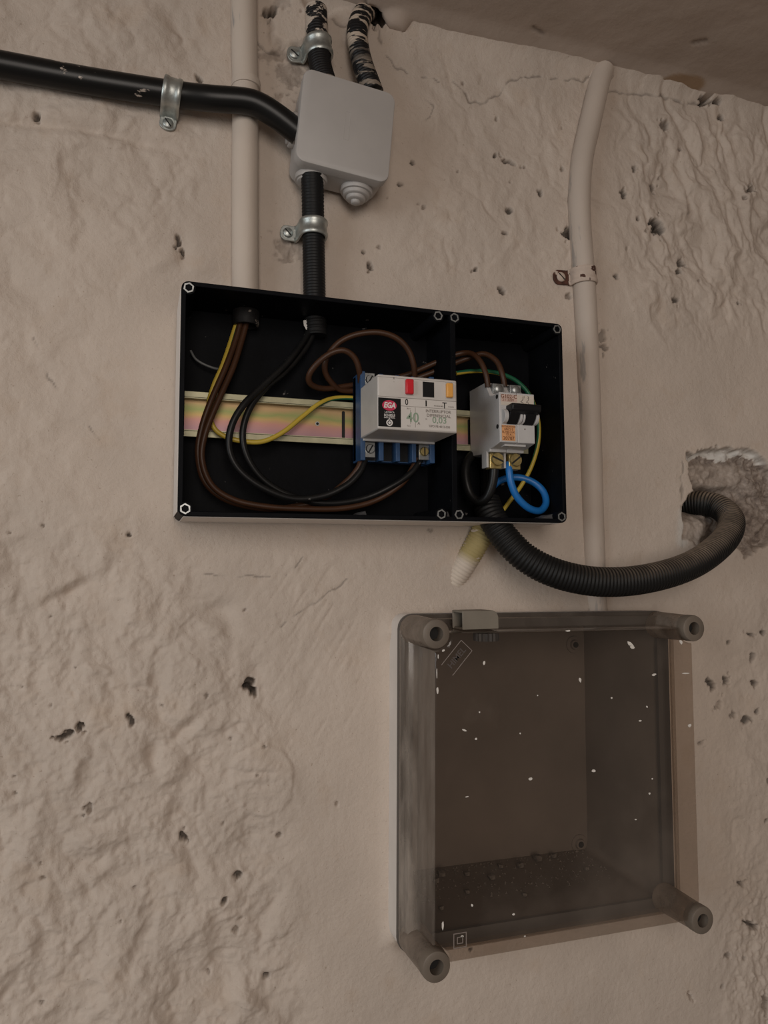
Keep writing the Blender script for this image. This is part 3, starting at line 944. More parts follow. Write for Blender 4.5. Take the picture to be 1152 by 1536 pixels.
# ------------------------------------------------------------------ junction box
jq = [P(459, 101, 40), P(595, 141, 40), P(582, 273, 40), P(440, 240, 40)]
jc = sum(jq, Vector()) / 4
jw = ((jq[1] - jq[0]).length + (jq[2] - jq[3]).length) / 4
jh = ((jq[0] - jq[3]).length + (jq[1] - jq[2]).length) / 4
jr = math.atan2(((jq[1] - jq[0]) + (jq[2] - jq[3])).z, ((jq[1] - jq[0]) + (jq[2] - jq[3])).x)
jr2 = math.atan2(((jq[3] - jq[0]) + (jq[2] - jq[1])).x, -((jq[3] - jq[0]) + (jq[2] - jq[1])).z)
print('junction', jw * 2, jh * 2, math.degrees(jr), math.degrees(jr2))
jrot = (jr + jr2) / 2


def TJ(v):
    return Vector((jc.x + v[0] * math.cos(jrot) - v[2] * math.sin(jrot), v[1], jc.z + v[0] * math.sin(jrot) + v[2] * math.cos(jrot)))


jb = thing('junction_box', 'tilted square light grey plastic junction box with stepped grommets', 'junction box', Vector((jc.x, 0, jc.z - jh)))


def loft(mb, outlines):
    """outlines = [(y, [(x,z)...])...] same count; capped"""
    n = len(outlines[0][1]); vs = []; fs = []
    for y, o in outlines:
        vs += [(x, y, z) for x, z in o]
    for i in range(len(outlines) - 1):
        for k in range(n):
            fs.append((i * n + k, i * n + (k + 1) % n, (i + 1) * n + (k + 1) % n, (i + 1) * n + k))
    fs.append(tuple(range(n))); fs.append(tuple(range(len(outlines) * n - 1, (len(outlines) - 1) * n - 1, -1)))
    return mb.add(vs, fs)


loft(MB(TJ), [(-5, rrect(-jw + 1.5, jw - 1.5, -jh + 1.5, jh - 1.5, 8)), (-29, rrect(-jw + .8, jw - .8, -jh + .8, jh - .8, 8))]).build('box_body', M_JBOX, jb, smooth=True)
lid = loft(MB(TJ), [(-29.4, rrect(-jw + .6, jw - .6, -jh + .6, jh - .6, 8)), (-30, rrect(-jw, jw, -jh, jh, 8)), (-38.6, rrect(-jw, jw, -jh, jh, 8)), (-39.6, rrect(-jw + .4, jw - .4, -jh + .4, jh - .4, 7.6)),
                   (-40, rrect(-jw + 1.3, jw - 1.3, -jh + 1.3, jh - 1.3, 7))]).build('lid', M_JBOX, jb, smooth=True, auto=30)
MB(TJ).ring(rrect(-2.2, 2.2, -12, 12, .6, 2), rrect(-1.9, 1.9, -11.7, 11.7, .5, 2), -40.15, -39.9).build('embossed_mark', M_JBOX, lid)


def grommet(x, z, dx, dz, plug):
    ax = TJ((x + dx, 0, z + dz)) - TJ((x, 0, z))
    p = TJ((x, -18, z))
    if plug:
        prof = [(-1, 13.5), (2.2, 13.5), (3, 13), (3.2, 11.3), (5.6, 11), (6.2, 10.4), (6.4, 8.2), (8.6, 7.9), (9.2, 7.2), (9.4, 4.2), (11.4, 3.8), (12, 3), (12.2, 0)]
    else:
        prof = [(-1, 13.5), (2.2, 13.5), (3, 13), (3.2, 11.6), (4.6, 11.4), (5, 10.6), (5, 0)]
    MB().lathe(p, ax, prof, 28).build('grommet', M_JBOX, jb, smooth=True, auto=45)


grommet(-20.5, -jh, 0, -1, False)
grommet(18, -jh, 0, -1, True)
grommet(-jw, -2, -1, 0, False)
grommet(-jw + 18, jh, 0, 1, False)
grommet(jw - 16, jh, 0, 1, False)

# ------------------------------------------------------------------ black enclosure
EX0, EX1, EZ0, EZ1 = 26.5, 336.8, 39.6, 207.8
XD = P(681, 620, 55).x                       # middle of the dividing wall
be = thing('black_enclosure', 'open black plastic enclosure with two compartments and no cover', 'enclosure', Vector(((EX0 + EX1) / 2, 0, EZ0)))
outer = rrect(EX0, EX1, EZ0, EZ1, 5); inner = rrect(EX0 + 3.4, EX1 - 3.4, EZ0 + 3.4, EZ1 - 3.4, 3)
MB().ring(outer, inner, -.5, -55).build('side_walls', M_BLACKBOX, be, bevel=.5)
MB().prism_y(rrect(EX0 + 1, EX1 - 1, EZ0 + 1, EZ1 - 1, 4), -.5, -3.6).build('back_panel', M_BLACKBOX, be)
MB().box(XD - 2.3, XD + 2.3, -3.5, -55, EZ0 + 3, EZ1 - 3).build('divider', M_BLACKBOX, be, bevel=.5)
# painted edge strip left on the outside of the enclosure
MB().box(EX0 - .5, EX0 - .05, -1, -51, EZ0 + 3, EZ1 - 5).build('painted_side', M_CASEPAINT, be)
MB().box(EX0 + 4, EX1 - 6, -1, -51.5, EZ0 - .5, EZ0 - .05).build('painted_underside', M_CASEPAINT, be)
for q in ((280, 429), (657, 470), (681.5, 472), (836, 488), (275.5, 767), (662, 775), (688.5, 776), (846, 776.5)):
    c = P(q[0], q[1], 55)
    c.x = min(max(c.x, EX0 + 5.0), EX1 - 5.0); c.z = min(max(c.z, EZ0 + 5.0), EZ1 - 5.0)
    sgx = 1 if c.x < EX0 + 20 or abs(c.x - XD - 5) < 6 else -1
    post = MB().lathe((c.x, -3.5, c.z), (0, -1, 0), [(0, 5.0), (50.6, 4.9), (51.6, 4.8)], 20).build('screw_post', M_BLACKBOX, be, smooth=True, auto=50)
    a0 = random.uniform(0, 1)
    MB().ring(ngon(c.x, c.z, 4.0, 6, a0), ngon(c.x, c.z, 2.7, 6, a0 + .15), -48, -55.6).build('hex_insert', M_STEEL, post, bevel=.25)
    MB().lathe((c.x, -47, c.z), (0, -1, 0), [(0, 2.6), (1.5, 2.6)], 12).build('thread_hole', M_DARKSLOT, post)
# pipe end poking through the top wall, and the corrugated end next to it
ge = P(369, 470, 14)
g = thing('pipe_gland', 'black ring of the pipe end poking through the enclosure top', 'gland', Vector((ge.x, -14, EZ1 - 16)))
MB().lathe((ge.x, -14.5, EZ1 - 3), (0, 0, -1), [(0, 10), (1, 10.6), (11, 10.2), (12, 9.6), (12, 8.2), (3, 8.0), (2.8, 0)], 24).build('ring', plain('scuffed_black_ring', (.012, .011, .011), .6, 0, .4, 200., spec=.2, flecks=((.2, .17, .145), 160., .64)), g, smooth=True, auto=50)
MB().lathe((ge.x, -14.5, EZ1 - 8), (0, 0, -1), [(0, 8.1), (.4, 8.1)], 20).build('bore', M_DARKSLOT, g)
ke = P(474, 485, 13)
g = thing('conduit_end', 'chipped end of the corrugated conduit inside the enclosure top', 'gland', Vector((ke.x, -13, EZ1 - 20)))
MB().tube([(ke.x - .5, -13.5, EZ1 - 2), (ke.x, -13.5, EZ1 - 9), (ke.x + .3, -13.5, EZ1 - 17)], 8.4, 20, .7, corr(2.5, .5), caps=True).build('ribbed_end', plain('dusty_black_end', (.011, .0105, .0105), .6, 0, .3, 150., spec=.2), g, smooth=True, auto=60)
MB().add([(ke.x - 11, -15, EZ1 - 6), (ke.x - 6.5, -16, EZ1 - 5), (ke.x - 7.2, -16, EZ1 - 9.5), (ke.x - 8.6, -16, EZ1 - 14), (ke.x - 10.4, -15, EZ1 - 10), (ke.x - 9, -13, EZ1 - 9)],
         [(0, 1, 2, 3, 4), (0, 5, 1), (1, 5, 2), (2, 5, 3), (3, 5, 4), (4, 5, 0)]).build('plaster_crumb', M_FLECK, g)
# broken clips of the cover lying on the bottom edge
for x0, y0, w, hgt in ((655, 768, 14, 4.5), (536, 770, 9, 3.5), (812, 770, 15, 4.5)):
    c = P(x0, y0, 40)
    zb = EZ0 + 3.3
    o = MB().add([(c.x - w / 2, -46, zb), (c.x + w / 2, -50, zb), (c.x + w * .45, -48, zb + hgt), (c.x - w * .2, -44, zb + hgt * .7), (c.x - w / 2, -30, zb), (c.x + w / 2, -34, zb)],
                 [(0, 1, 2, 3), (4, 3, 2, 5), (0, 3, 4), (1, 5, 2), (0, 4, 5, 1)]).build('lug', plain('grey_scuffed_lug', (.05, .05, .052), .35, 0, .4, 150.), be)

# ------------------------------------------------------------------ rails
zr = (P(300, 585, 17).z + P(300, 657, 17).z) / 2
print('rail z', zr, P(300, 585, 17).z - P(300, 657, 17).z, P(705, 613, 17).z, P(705, 667, 17).z)


def rail(label, x0, x1, hole_x):
    root = thing('mounting_rail', label, 'rail', Vector(((x0 + x1) / 2, -3.6, zr - 17.5)), 'mounting rails in the black enclosure')
    h0 = 8.0
    MB().box(x0, x1, -h0, -(h0 + 1), zr - 12.6, zr + 12.6).build('rail_base', M_RAIL, root)
    for s in (1, -1):
        MB().box(x0, x1, -h0, -(h0 + 7.5), zr + s * 12.6 - .5, zr + s * 12.6 + .5).build('rail_web', M_RAILLIP, root)
        a, b = sorted((zr + s * 12.4, zr + s * 17.5))
        MB().box(x0, x1, -(h0 + 6.5), -(h0 + 7.5), a, b).build('rail_lip', M_RAILLIP, root, bevel=.3)
    for hx, kind in hole_x:
        if kind == 'dot':
            s = MB().lathe((hx, -(h0 + .9), zr - .5), (0, -1, 0), [(0, 1.8), (.5, 1.8), (.5, 1.2)], 14).build('rail_screw', M_STEEL, root)
            MB().lathe((hx, -(h0 + 1.2), zr - .5), (0, -1, 0), [(0, 1.15), (.3, 1.1)], 12).build('screw_hole', M_DARKSLOT, s)
        else:
            MB().prism_y(rrect(hx - kind, hx + kind, zr - 11.2, zr + 11.2, 1.2), -(h0 + .9), -(h0 + 1.2)).build('slot_shade', M_DARKSLOT, root)  # dark plate on the uncut rail, slot shade put into colour
    for sx in (x0 + 25, x1 - 10):
        MB().lathe((sx, -3.5, zr), (0, -1, 0), [(0, 4), (4.6, 4)], 14).build('standoff', M_RAILLIP, root)
    return root


rail('iridescent yellow passivated mounting rail in the compartment of loose wires', EX0 + 4, XD - 6, ((P(476, 628, 9).x, 'dot'), (P(515, 628, 9).x, 1.3)))
rail('short mounting rail stub carrying the small circuit breaker', XD + 3, EX1 - 12, ((P(704, 640, 9).x, 1.6),))

# ------------------------------------------------------------------ residual current device
RX0, RX1 = 164.7, 227.8
rz0, rz1 = P(600, 646, 80).z, P(600, 561, 80).z
rz0, rz1 = 104.0, 144.6
rc = thing('residual_current_breaker', 'off-white and blue residual current breaker with red and yellow buttons', 'breaker', Vector(((RX0 + RX1) / 2, -16, 86)))
body = MB().box(RX0, RX1, -36, -80, rz0, rz1).build('housing', M_WHITE, rc, bevel=1.1)
MB().box(RX0 + 1.5, RX1 - 1.5, -35, -39, rz0 - 1.6, rz0 + 1).build('bottom_lip', M_GREYW, rc, bevel=.3)
bz0, bz1 = P(534, 690, 36).z, P(534, 556, 36).z
print('rcd base', bz0, bz1, rz0, rz1)
MB().box(RX0 - .2, RX1 - .6, -15.6, -24, bz0 + 1, bz1 - 1).build('base', M_BLUE, rc, bevel=.5)
for sx in (RX0 - .2, RX1 - 4.6):
    MB().box(sx, sx + 4, -16, -37, bz0, bz1).build('side_cheek', M_BLUE, rc, bevel=.5)
fx = [RX0 + 4 + (RX1 - RX0 - 8) * k / 4 for k in range(5)]
for k, x in enumerate(fx[1:4]):
    for z0, z1 in ((bz0 + .5, rz0 + 2), (rz1 - 2, bz1 - .5)):
        MB().box(x - 1.8, x + 1.8, -23, -35, z0, z1).build('terminal_fin', M_BLUE, rc, bevel=.4)
# black plates between the fins, pocket shade put into the colour
for k in range(4):
    for z0, z1 in ((bz0 + 2, rz0 + 1), (rz1 - 1, bz1 - 2)):
        MB().box(fx[k] + 1.9, fx[k + 1] - 1.9, -23.9, -25, z0, z1).build('pocket_shade', M_BLK, rc)
for k in (0, 3):
    for top in (0, 1):
        cx = (fx[k] + fx[k + 1]) / 2 + (-2.2 if k == 0 else 2.2)
        cz = (bz1 - 6.2) if top else (bz0 + 9.2)
        tb = MB().box(cx - 4.4, cx + 4.4, -24, -33, cz - 6.2, cz + 6.2).build('terminal_block', M_STEEL, rc, bevel=.4)
        sc = MB().lathe((cx, -33, cz + .5), (0, -1, 0), [(0, 3.7), (1.6, 3.7), (2.2, 3.2), (2.2, 0)], 18).build('terminal_screw', M_BRASS if k else M_STEEL, tb, smooth=True)
        an = math.radians((60, 90)[k == 3])
        d = Vector((math.cos(an), 0, math.sin(an))); e = Vector((-d.z, 0, d.x)); p = Vector((cx, 0, cz + .5))
        q = [p + d * (i * 3.4) + e * (j * .55) + Vector((0, y, 0)) for y in (-34.6, -35.35) for i, j in ((-1, -1), (1, -1), (1, 1), (-1, 1))]
        MB().add(q, [(0, 1, 2, 3), (7, 6, 5, 4), (0, 1, 5, 4), (1, 2, 6, 5), (2, 3, 7, 6), (3, 0, 4, 7)]).build('screw_slot', M_DARKSLOT, tb)


def fr(x, y):           # a spot on the device front, read off the photograph
    p = P(x, y, 80); return p.x, p.z


FH = 80.0
RT = (rz1 - rz0)
xs = lambda f: RX0 + f * (RX1 - RX0)
zs = lambda f: rz1 - f * RT
# printed plate
MB().box(xs(.285), xs(.985), -FH + .1, -FH - .12, zs(.965), zs(.415)).build('printed_plate', M_PANEL, rc)
bl = MB().box(xs(.006), xs(.282), -FH + .1, -FH - .15, zs(.955), zs(.43)).build('maker_plate', M_INKBLK, rc)
ex, ez = xs(.142), zs(.565)
MB().prism_y([(ex + 5.6 * math.cos(a), ez + 3.9 * math.sin(a)) for a in [2 * math.pi * k / 28 for k in range(28)]], -FH, -FH - .22).build('crimson_oval', M_INKRED, bl)
lettering('lettering', 'EGA', 5.6, ex, ez, FH + .3, M_INKWHT, bl, sx=.84, shear=.2, bold=.04)
lettering('lettering', 'LATERCA', 1.9, ex, zs(.692), FH + .3, M_INKWHT, bl, sx=.95)
lettering('lettering', 'SCHIELE', 2.5, ex, zs(.748), FH + .3, M_INKWHT, bl, sx=.95, bold=.02)
lettering('lettering', 'INDUSTRIAL', 1.4, ex, zs(.79), FH + .3, M_INKWHT, bl, sx=1.1)
MB().ring(ngon(ex, zs(.88), 2.5, 24), ngon(ex, zs(.88), 1.55, 24), -FH, -FH - .22).build('ring_emblem', M_INKWHT, bl)
MB().prism_y(ngon(ex, zs(.88), 1.0, 12), -FH, -FH - .22).build('emblem_centre', M_INKWHT, bl)
MB().box(ex - .3, ex + .3, -FH, -FH - .22, zs(.88) + 1.6, zs(.88) + 3.4).build('emblem_stem', M_INKWHT, bl)
# plate rules and characters
for a in ((xs(.285), xs(.985), zs(.56), zs(.553)), (xs(.0), xs(.99), zs(.408), zs(.402)), (xs(.0), xs(.99), zs(.05), zs(.046)), (xs(.46), xs(.465), zs(.94), zs(.57)), (xs(.40), xs(.404), zs(.88), zs(.62))):
    MB().box(a[0], a[1], -FH, -FH - .2, a[2], a[3]).build('printed_rule', M_INKGREY, rc)
for s, sz, x, z, m, sx in (('0', 6.4, .355, .485, M_INKBLK, .8), ('I', 6.4, .60, .485, M_INKBLK, 1.3), ('T', 6.4, .835, .50, M_INKBLK, .9),
                           ('PROBAR MES', 1.3, .76, .515, M_INKGREY, 1.0), ('PULSAR', 1.3, .92, .515, M_INKGREY, 1.0),
                           ('INTERRUPTOR', 3.1, .755, .62, M_INKGREY, 1.0), ('DIFERENCIAL', 3.1, .76, .70, M_INKGREY, 1.06), ('TIPO FB 4012-030', 2.4, .765, .90, M_INKGREY, .95),
                           ('IN =', 1.6, .38, .60, M_INKGREY, 1), ('A', 3, .505, .86, M_INKGREY, 1), ('N 2', 1.6, .38, .92, M_INKGREY, 1), ('Id', 1.6, .60, .77, M_INKGREY, 1)):
    lettering('lettering', s, sz, xs(x), zs(z), FH + .28, m, rc, sx=sx)
lettering('stamped_number', '40', 10.5, xs(.43), zs(.765), FH + .24, M_INKGRN, rc, sx=.95)
lettering('stamped_number', '0,03', 6.6, xs(.77), zs(.785), FH + .24, M_INKGRN, rc, sx=1.05)
# buttons
for x, w, m, nm, z0, z1, proud in ((.385, 6.0, M_RED, 'red_button', .34, .065, 3.2), (.895, 5.2, M_YEL, 'test_button', .345, .075, 3.0)):
    MB().box(xs(x) - w / 2 - .6, xs(x) + w / 2 + .6, -FH + .3, -FH - .15, zs(z0) - .6, zs(z1) + .6).build('button_well', M_GREYW, rc)
    b = MB().box(xs(x) - w / 2, xs(x) + w / 2, -FH + .5, -FH - proud, zs(z0), zs(z1)).build(nm, m, rc, bevel=.8)
MB().box(xs(.56), xs(.705), -FH + .2, -FH - .25, zs(.36), zs(.075)).build('black_window', M_BLK, rc, bevel=.1)
lettering('lettering', 'R\n-', 2.4, xs(.20), zs(.09), FH + .1, M_INKGREY, rc)

# ------------------------------------------------------------------ two pole circuit breaker
nose1 = P(748.5, 587.5, 70); nose0 = P(748.5, 662.5, 70)
MX0 = nose1.x; MX1 = P(802, 625, 70).x
zn1, zn0 = nose1.z, nose0.z
zs1 = P(724, 574, 45).z; zv1 = P(734, 591, 55).z
zm = zr
print('mcb', MX0, MX1, MX1 - MX0, zn0, zn1, zs1, zv1, 'rail', zr)
zmid = (zn0 + zn1) / 2
cb = thing('circuit_breaker', 'grey-white two pole circuit breaker with black toggle and orange sticker', 'breaker', Vector(((MX0 + MX1) / 2, -16, zmid - 38)))
zs0 = zmid - (zs1 - zmid); zv0 = zmid - (zv1 - zmid)
hb0 = zs0 + 7
prof = [(-15.6, zn0 - 4), (-15.6, zs1), (-45, zs1), (-54, zv1 - 1), (-57, zn1 - .5), (-70, zn1), (-70, zn0), (-57, zn0 - 2.5), (-52, zn0 - 2.5), (-52, zn0 - 5), (-36, zn0 - 5)]
MW = (MX1 - MX0) / 2
for k in (0, 1):
    pm = MB().prism_x(prof, MX0 + k * MW + .12, MX0 + (k + 1) * MW - .12).build('pole_module', M_GREYW, cb, bevel=.5)
    cx = MX0 + (k + .5) * MW
    # top terminal, in the notch
    tb = MB().box(cx - 4.6, cx + 5.6, -44, -53, zv1 + 1, zs1 - 2).build('terminal_clamp', M_STEEL, cb, bevel=.4)
    MB().lathe((cx + .5, -53, (zv1 + zs1) / 2 - .5), (0, -1, 0), [(0, 3.6), (1.2, 3.6), (2, 2.6), (2, 0)], 16).build('terminal_screw', M_STEEL, tb, smooth=True)
    # bottom terminal
    zb = (zn0 - 5 + zs0) / 2 - 2
    tb = MB().box(cx - 6 + k * 1.5, cx + 4.5 + k * 1.5, -40, -49, zb - 7, zb + 5.5).build('terminal_clamp', M_BRASS, cb, bevel=.5)
    p = Vector((cx + k * 1., -49, zb + .6))
    MB().lathe(p, (0, -1, 0), [(0, 5.4), (1.6, 5.4), (2.4, 4.9), (2.4, 0)], 20).build('terminal_screw', M_BRASS, tb, smooth=True)
    an = math.radians((-22, 38)[k]); d = Vector((math.cos(an), 0, math.sin(an))); e = Vector((-d.z, 0, d.x))
    q = [p + d * (i * 5.0) + e * (j * .7) + Vector((0, y, 0)) for y in (-1.5, -2.55) for i, j in ((-1, -1), (1, -1), (1, 1), (-1, 1))]
    MB().add(q, [(0, 1, 2, 3), (7, 6, 5, 4), (0, 1, 5, 4), (1, 2, 6, 5), (2, 3, 7, 6), (3, 0, 4, 7)]).build('screw_slot', M_DARKSLOT, tb)
    MB().box(MX0 + k * MW - .3, MX0 + k * MW + 1.6, -38, -47, zb - 6, zn0 - 4).build('terminal_wall', M_GREYW, cb, bevel=.3)
mz = lambda f: zn1 + f * (zn0 - zn1)
mx = lambda f: MX0 + f * (MX1 - MX0)
NH = 70.0
tg = MB().prism_x([(-NH + 2, mz(.27)), (-NH - 9.5, mz(.26)), (-NH - 11, mz(.29)), (-NH - 10.5, mz(.40)), (-NH - 6, mz(.46)), (-NH + 2, mz(.5))], mx(.19), mx(1.0)).build('toggle_bar', M_BLK, cb, bevel=.8)
for a, b in ((.19, .47), (.64, .93)):
    MB().prism_x([(-NH + 2, mz(.40)), (-NH - 8, mz(.40)), (-NH - 5.5, mz(.52)), (-NH - 1.2, mz(.64)), (-NH + 2, mz(.64))], mx(a), mx(b)).build('toggle_arm', M_BLK, cb, bevel=.4)
for a, b in ((.06, .17), (.49, .56), (.585, .635), (.945, 1.03)):
    c = mz(.49); r = (zn1 - zn0) * .145
    MB().prism_x([(-NH + 1, c - r)] + [(-NH - 6.2 * math.sin(math.pi * k / 12), c - r * math.cos(math.pi * k / 12)) for k in range(1, 12)] + [(-NH + 1, c + r)], mx(a), mx(b)).build('toggle_cheek', M_GREYW, cb, bevel=.3)
lb = MB().box(mx(.05), mx(.98), -NH + .1, -NH - .15, mz(.26), mz(.04)).build('type_label', plain('cream_label', (.60, .53, .45), .55, 0, .06, 90.), cb)
MB().box(mx(.05), mx(.50), -NH, -NH - .2, mz(.19), mz(.04)).build('pink_print', plain('pinkish_print', (.55, .40, .34), .6, 0, .12, 200.), lb)
lettering('lettering', 'G102-C', 4.2, mx(.27), mz(.085), NH + .3, M_INKBRN, lb, sx=1.05)
lettering('lettering', '2 I  220V', 2.8, mx(.25), mz(.155), NH + .3, M_INKBRN, lb, sx=1.0)
for f in (.67, .83):
    vs = [(mx(f), mz(.06)), (mx(f), mz(.12)), (mx(f) - 2.0, mz(.175)), (mx(f), mz(.185)), (mx(f), mz(.245))]
    m_ = MB()
    for (ax_, az_), (bx_, bz_) in zip(vs, vs[1:]):
        dd = Vector((bx_ - ax_, 0, bz_ - az_)); nn = Vector((-dd.z, 0, dd.x)).normalized() * .28
        A0, B0 = Vector((ax_, -NH - .25, az_)), Vector((bx_, -NH - .25, bz_))
        m_.add([A0 - nn, A0 + nn, B0 + nn, B0 - nn], [(0, 1, 2, 3)])
    m_.build('switch_symbol', M_INKGREY, lb)
lettering('lettering', '1   3', 2.6, mx(.76), mz(.075), NH + .28, M_INKGREY, lb)
sk = MB().box(mx(.06), mx(.43), -NH + .1, -NH - .2, mz(.97), mz(.66)).build('orange_sticker', M_STICK, cb)
for s, sz, f in (('INSTALACION', 1.9, .69), ('UN 5 E', 2.6, .745), ('EL NEU EX.', 2.3, .80), ('32 A', 2.4, .85), ('20707', 4.0, .925)):
    lettering('lettering', s, sz, mx(.245), mz(f), NH + .3, M_INKBRN, sk, sx=1.0)
MB().box(mx(.2), mx(.8), -56, -66, zn0 - 2.2, zn0 + .5).build('front_lip', M_GREYW, cb, bevel=.2)
MB().lathe((mx(.71), -NH, mz(.72)), (0, -1, 0), [(0, .7), (.15, .7)], 8).build('mould_dot', M_INKGREY, cb)
for f, z in ((.0, mz(.08)), (.0, mz(.68))):
    MB().lathe((MX0 + .05, -66.5, z), (-1, 0, 0), [(0, 1.8), (.3, 1.8), (.3, 1.1)], 14).build('rivet', M_DARKSLOT, cb)


# ------------------------------------------------------------------ wires
def wire(name, label, pts, r, mat, cat='wire', group=None, n=10, twist=0.0):
    o = MB().tube([P(*p) for p in pts], r, n, 2.2, None, twist).build(name, mat, None, smooth=True, auto=80)
    return tag(o, label, cat, group)


wire('brown_wire', 'brown wire sweeping from the pipe gland to the far lower breaker terminal',
     [(372, 474, 15), (364, 505, 17), (350, 550, 22), (328, 600, 27), (308, 650, 29), (303, 690, 28), (318, 728, 26), (352, 750, 25), (400, 760, 25), (450, 763, 25), (510, 763, 25), (560, 752, 26), (600, 728, 29), (618, 704, 29), (625, 688, 28)], 2.4, M_WBROWN)
wire('brown_wire', 'brown wire sweeping from the pipe gland to the near lower breaker terminal',
     [(363, 474, 15), (354, 508, 17), (338, 552, 22), (317, 600, 25), (303, 640, 25), (297, 680, 24), (307, 722, 21), (340, 750, 19), (395, 763, 18), (440, 760, 19), (485, 748, 21), (520, 722, 25), (536, 704, 29), (542, 690, 29)], 2.4, M_WBROWN)
wire('black_wire', 'black wire from the conduit end to the near lower breaker terminal',
     [(470, 486, 14), (455, 512, 18), (430, 545, 24), (395, 578, 29), (365, 608, 33), (347, 640, 34), (344, 675, 33), (360, 706, 32), (395, 732, 31), (440, 748, 30), (485, 744, 30), (520, 728, 31), (540, 708, 31), (547, 690, 29)], 2.75, M_WBLACK)
wire('black_wire', 'black wire from the conduit end to the far lower breaker terminal',
     [(475, 488, 12), (460, 520, 15), (430, 556, 20), (400, 580, 25), (375, 612, 28), (364, 650, 29), (372, 688, 28), (398, 722, 26), (440, 745, 25), (490, 755, 25), (545, 748, 26), (590, 728, 30), (618, 708, 31), (630, 690, 29)], 2.6, M_WBLACK)
wire('earth_wire', 'green and yellow earth wire curving across the rail towards the breaker',
     [(359, 472, 13), (350, 500, 14), (335, 545, 19), (320, 580, 21), (313, 610, 22), (320, 640, 22), (338, 655, 24), (365, 662, 26), (395, 662, 26), (425, 648, 25), (455, 624, 22), (480, 605, 19), (505, 597, 14), (545, 598, 12), (580, 601, 12)], 1.9, M_EARTH, n=12, twist=-.012)
wire('grey_wire_tail', 'thin grey wire offcut behind the wires from the pipe gland', [(286, 526, 10), (293, 538, 11), (305, 546, 12), (320, 552, 12), (330, 554, 11)], 1.0, M_GREYWIRE, n=8)
wire('brown_wire', 'brown wire in a small loop from the near upper breaker terminal',
     [(541, 574, 31), (539, 556, 36), (532, 537, 39), (517, 526, 40), (498, 529, 38), (478, 543, 34), (464, 562, 28), (466, 576, 22), (485, 583, 16), (515, 580, 12), (560, 572, 11), (605, 564, 12), (640, 550, 20), (668, 538, 26), (692, 530, 30), (708, 531, 36), (721, 543, 44), (729, 562, 48), (732, 581, 48)], 2.4, M_WBROWN)
wire('brown_wire', 'brown wire in a large loop from the far upper breaker terminal',
     [(622, 574, 31), (621, 550, 37), (613, 526, 40), (596, 508, 41), (570, 499, 40), (538, 501, 37), (511, 512, 33), (493, 532, 28), (487, 552, 23), (494, 570, 18), (515, 586, 12), (560, 583, 10.5), (610, 572, 11), (645, 560, 17), (672, 549, 23), (700, 538, 27), (725, 531, 34), (744, 541, 43), (753, 560, 48), (757, 580, 48)], 2.4, M_WBROWN)
wire('earth_wire', 'green and yellow earth wire arching behind the small circuit breaker', [(684, 560, 24), (705, 557, 24), (730, 557, 24), (755, 562, 23), (778, 574, 23), (796, 596, 24), (807, 630, 25), (807, 665, 25), (797, 700, 24), (782, 728, 22), (766, 750, 21), (750, 772, 20)], 1.9, M_EARTH, n=12, twist=.03)
wire('blue_wire', 'bright blue wire looped below the small circuit breaker', [(763, 694, 45), (764, 708, 47), (767, 726, 47), (776, 746, 46), (793, 762, 44), (810, 766, 40), (819, 754, 35), (814, 736, 30), (797, 722, 25), (774, 716, 20), (750, 721, 17), (736, 735, 16), (729, 755, 17), (726, 772, 18)], 3.0, M_WBLUE, n=14)
wire('black_wire', 'thick black wire looped beside the divider below the small circuit breaker', [(741, 690, 44), (741, 708, 44), (738, 728, 42), (730, 746, 38), (718, 752, 32), (706, 742, 27), (699, 720, 24), (699, 698, 21), (707, 684, 17), (718, 682, 12), (726, 698, 9.5), (728, 725, 12), (728, 755, 18)], 3.9, M_WBLACK, n=14)

# ------------------------------------------------------------------ flush case with smoky lid
ce = thing('wall_case', 'flush wall case under a dirty smoky transparent lid with corner posts', 'case', Vector((CC.x, 0, CC.z - CH - 10)))
RIM = 22.0
a, b = CW + 2, CH + 2
oi = rrect(-a, a, -b, b, 8); oo = rrect(-a - 2.4, a + 2.4, -b - 2.4, b + 2.4, 9)
# tub: draughted inner walls, back 85 mm inside the wall
ib = rrect(-a + 7, a - 7, -b + 7, b - 7, 7)
tub = MB(TCASE); n = len(oi)
vs = [(x, -RIM, z) for x, z in oi] + [(x, 82, z) for x, z in ib] + [(x, -RIM, z) for x, z in oo] + [(x, 85, z) for x, z in oo]
fs = []
for i in range(n):
    j = (i + 1) % n
    fs += [(i, j, n + j, n + i), (2 * n + i, 3 * n + i, 3 * n + j, 2 * n + j), (i, 2 * n + i, 2 * n + j, j)]
fs += [tuple(range(n, 2 * n)), tuple(range(3 * n, 4 * n))]
tub.add(vs, fs).build('tub', M_CASE, ce, smooth=True, auto=35)
# painted flange standing off the plaster
f0 = rrect(-a - 10, a + 10, -b - 10, b + 10, 12); f1 = rrect(-a - 2.6, a + 2.6, -b - 2.6, b + 2.6, 9)
MB(TCASE).ring(f0, f1, 1, -RIM + 1).build('painted_flange', M_CASEPAINT, ce, smooth=True)
MB(TCASE).ring(rrect(-a - 10.4, a + 10.4, -b - 10.4, b + 10.4, 12), rrect(-a + 1.5, a - 1.5, -b + 1.5, b - 1.5, 6), -RIM + .5, -RIM - 3).build('rim', plain('dark_rim', (.085, .075, .068), .5), ce, smooth=True)
def notched(w, hh, nr):
    """rectangle whose corners are scooped around the posts"""
    out = []
    for sx, sz, a0 in ((1, 1, 270), (-1, 1, 0), (-1, -1, 90), (1, -1, 180)):
        for k in range(9):
            an = math.radians(a0 - 90 * k / 8)
            out.append((sx * w + nr * math.cos(an), sz * hh + nr * math.sin(an)))
    return out


def rounded9(w, hh, r):
    return rrect(-w, w, -hh, hh, r, 8)


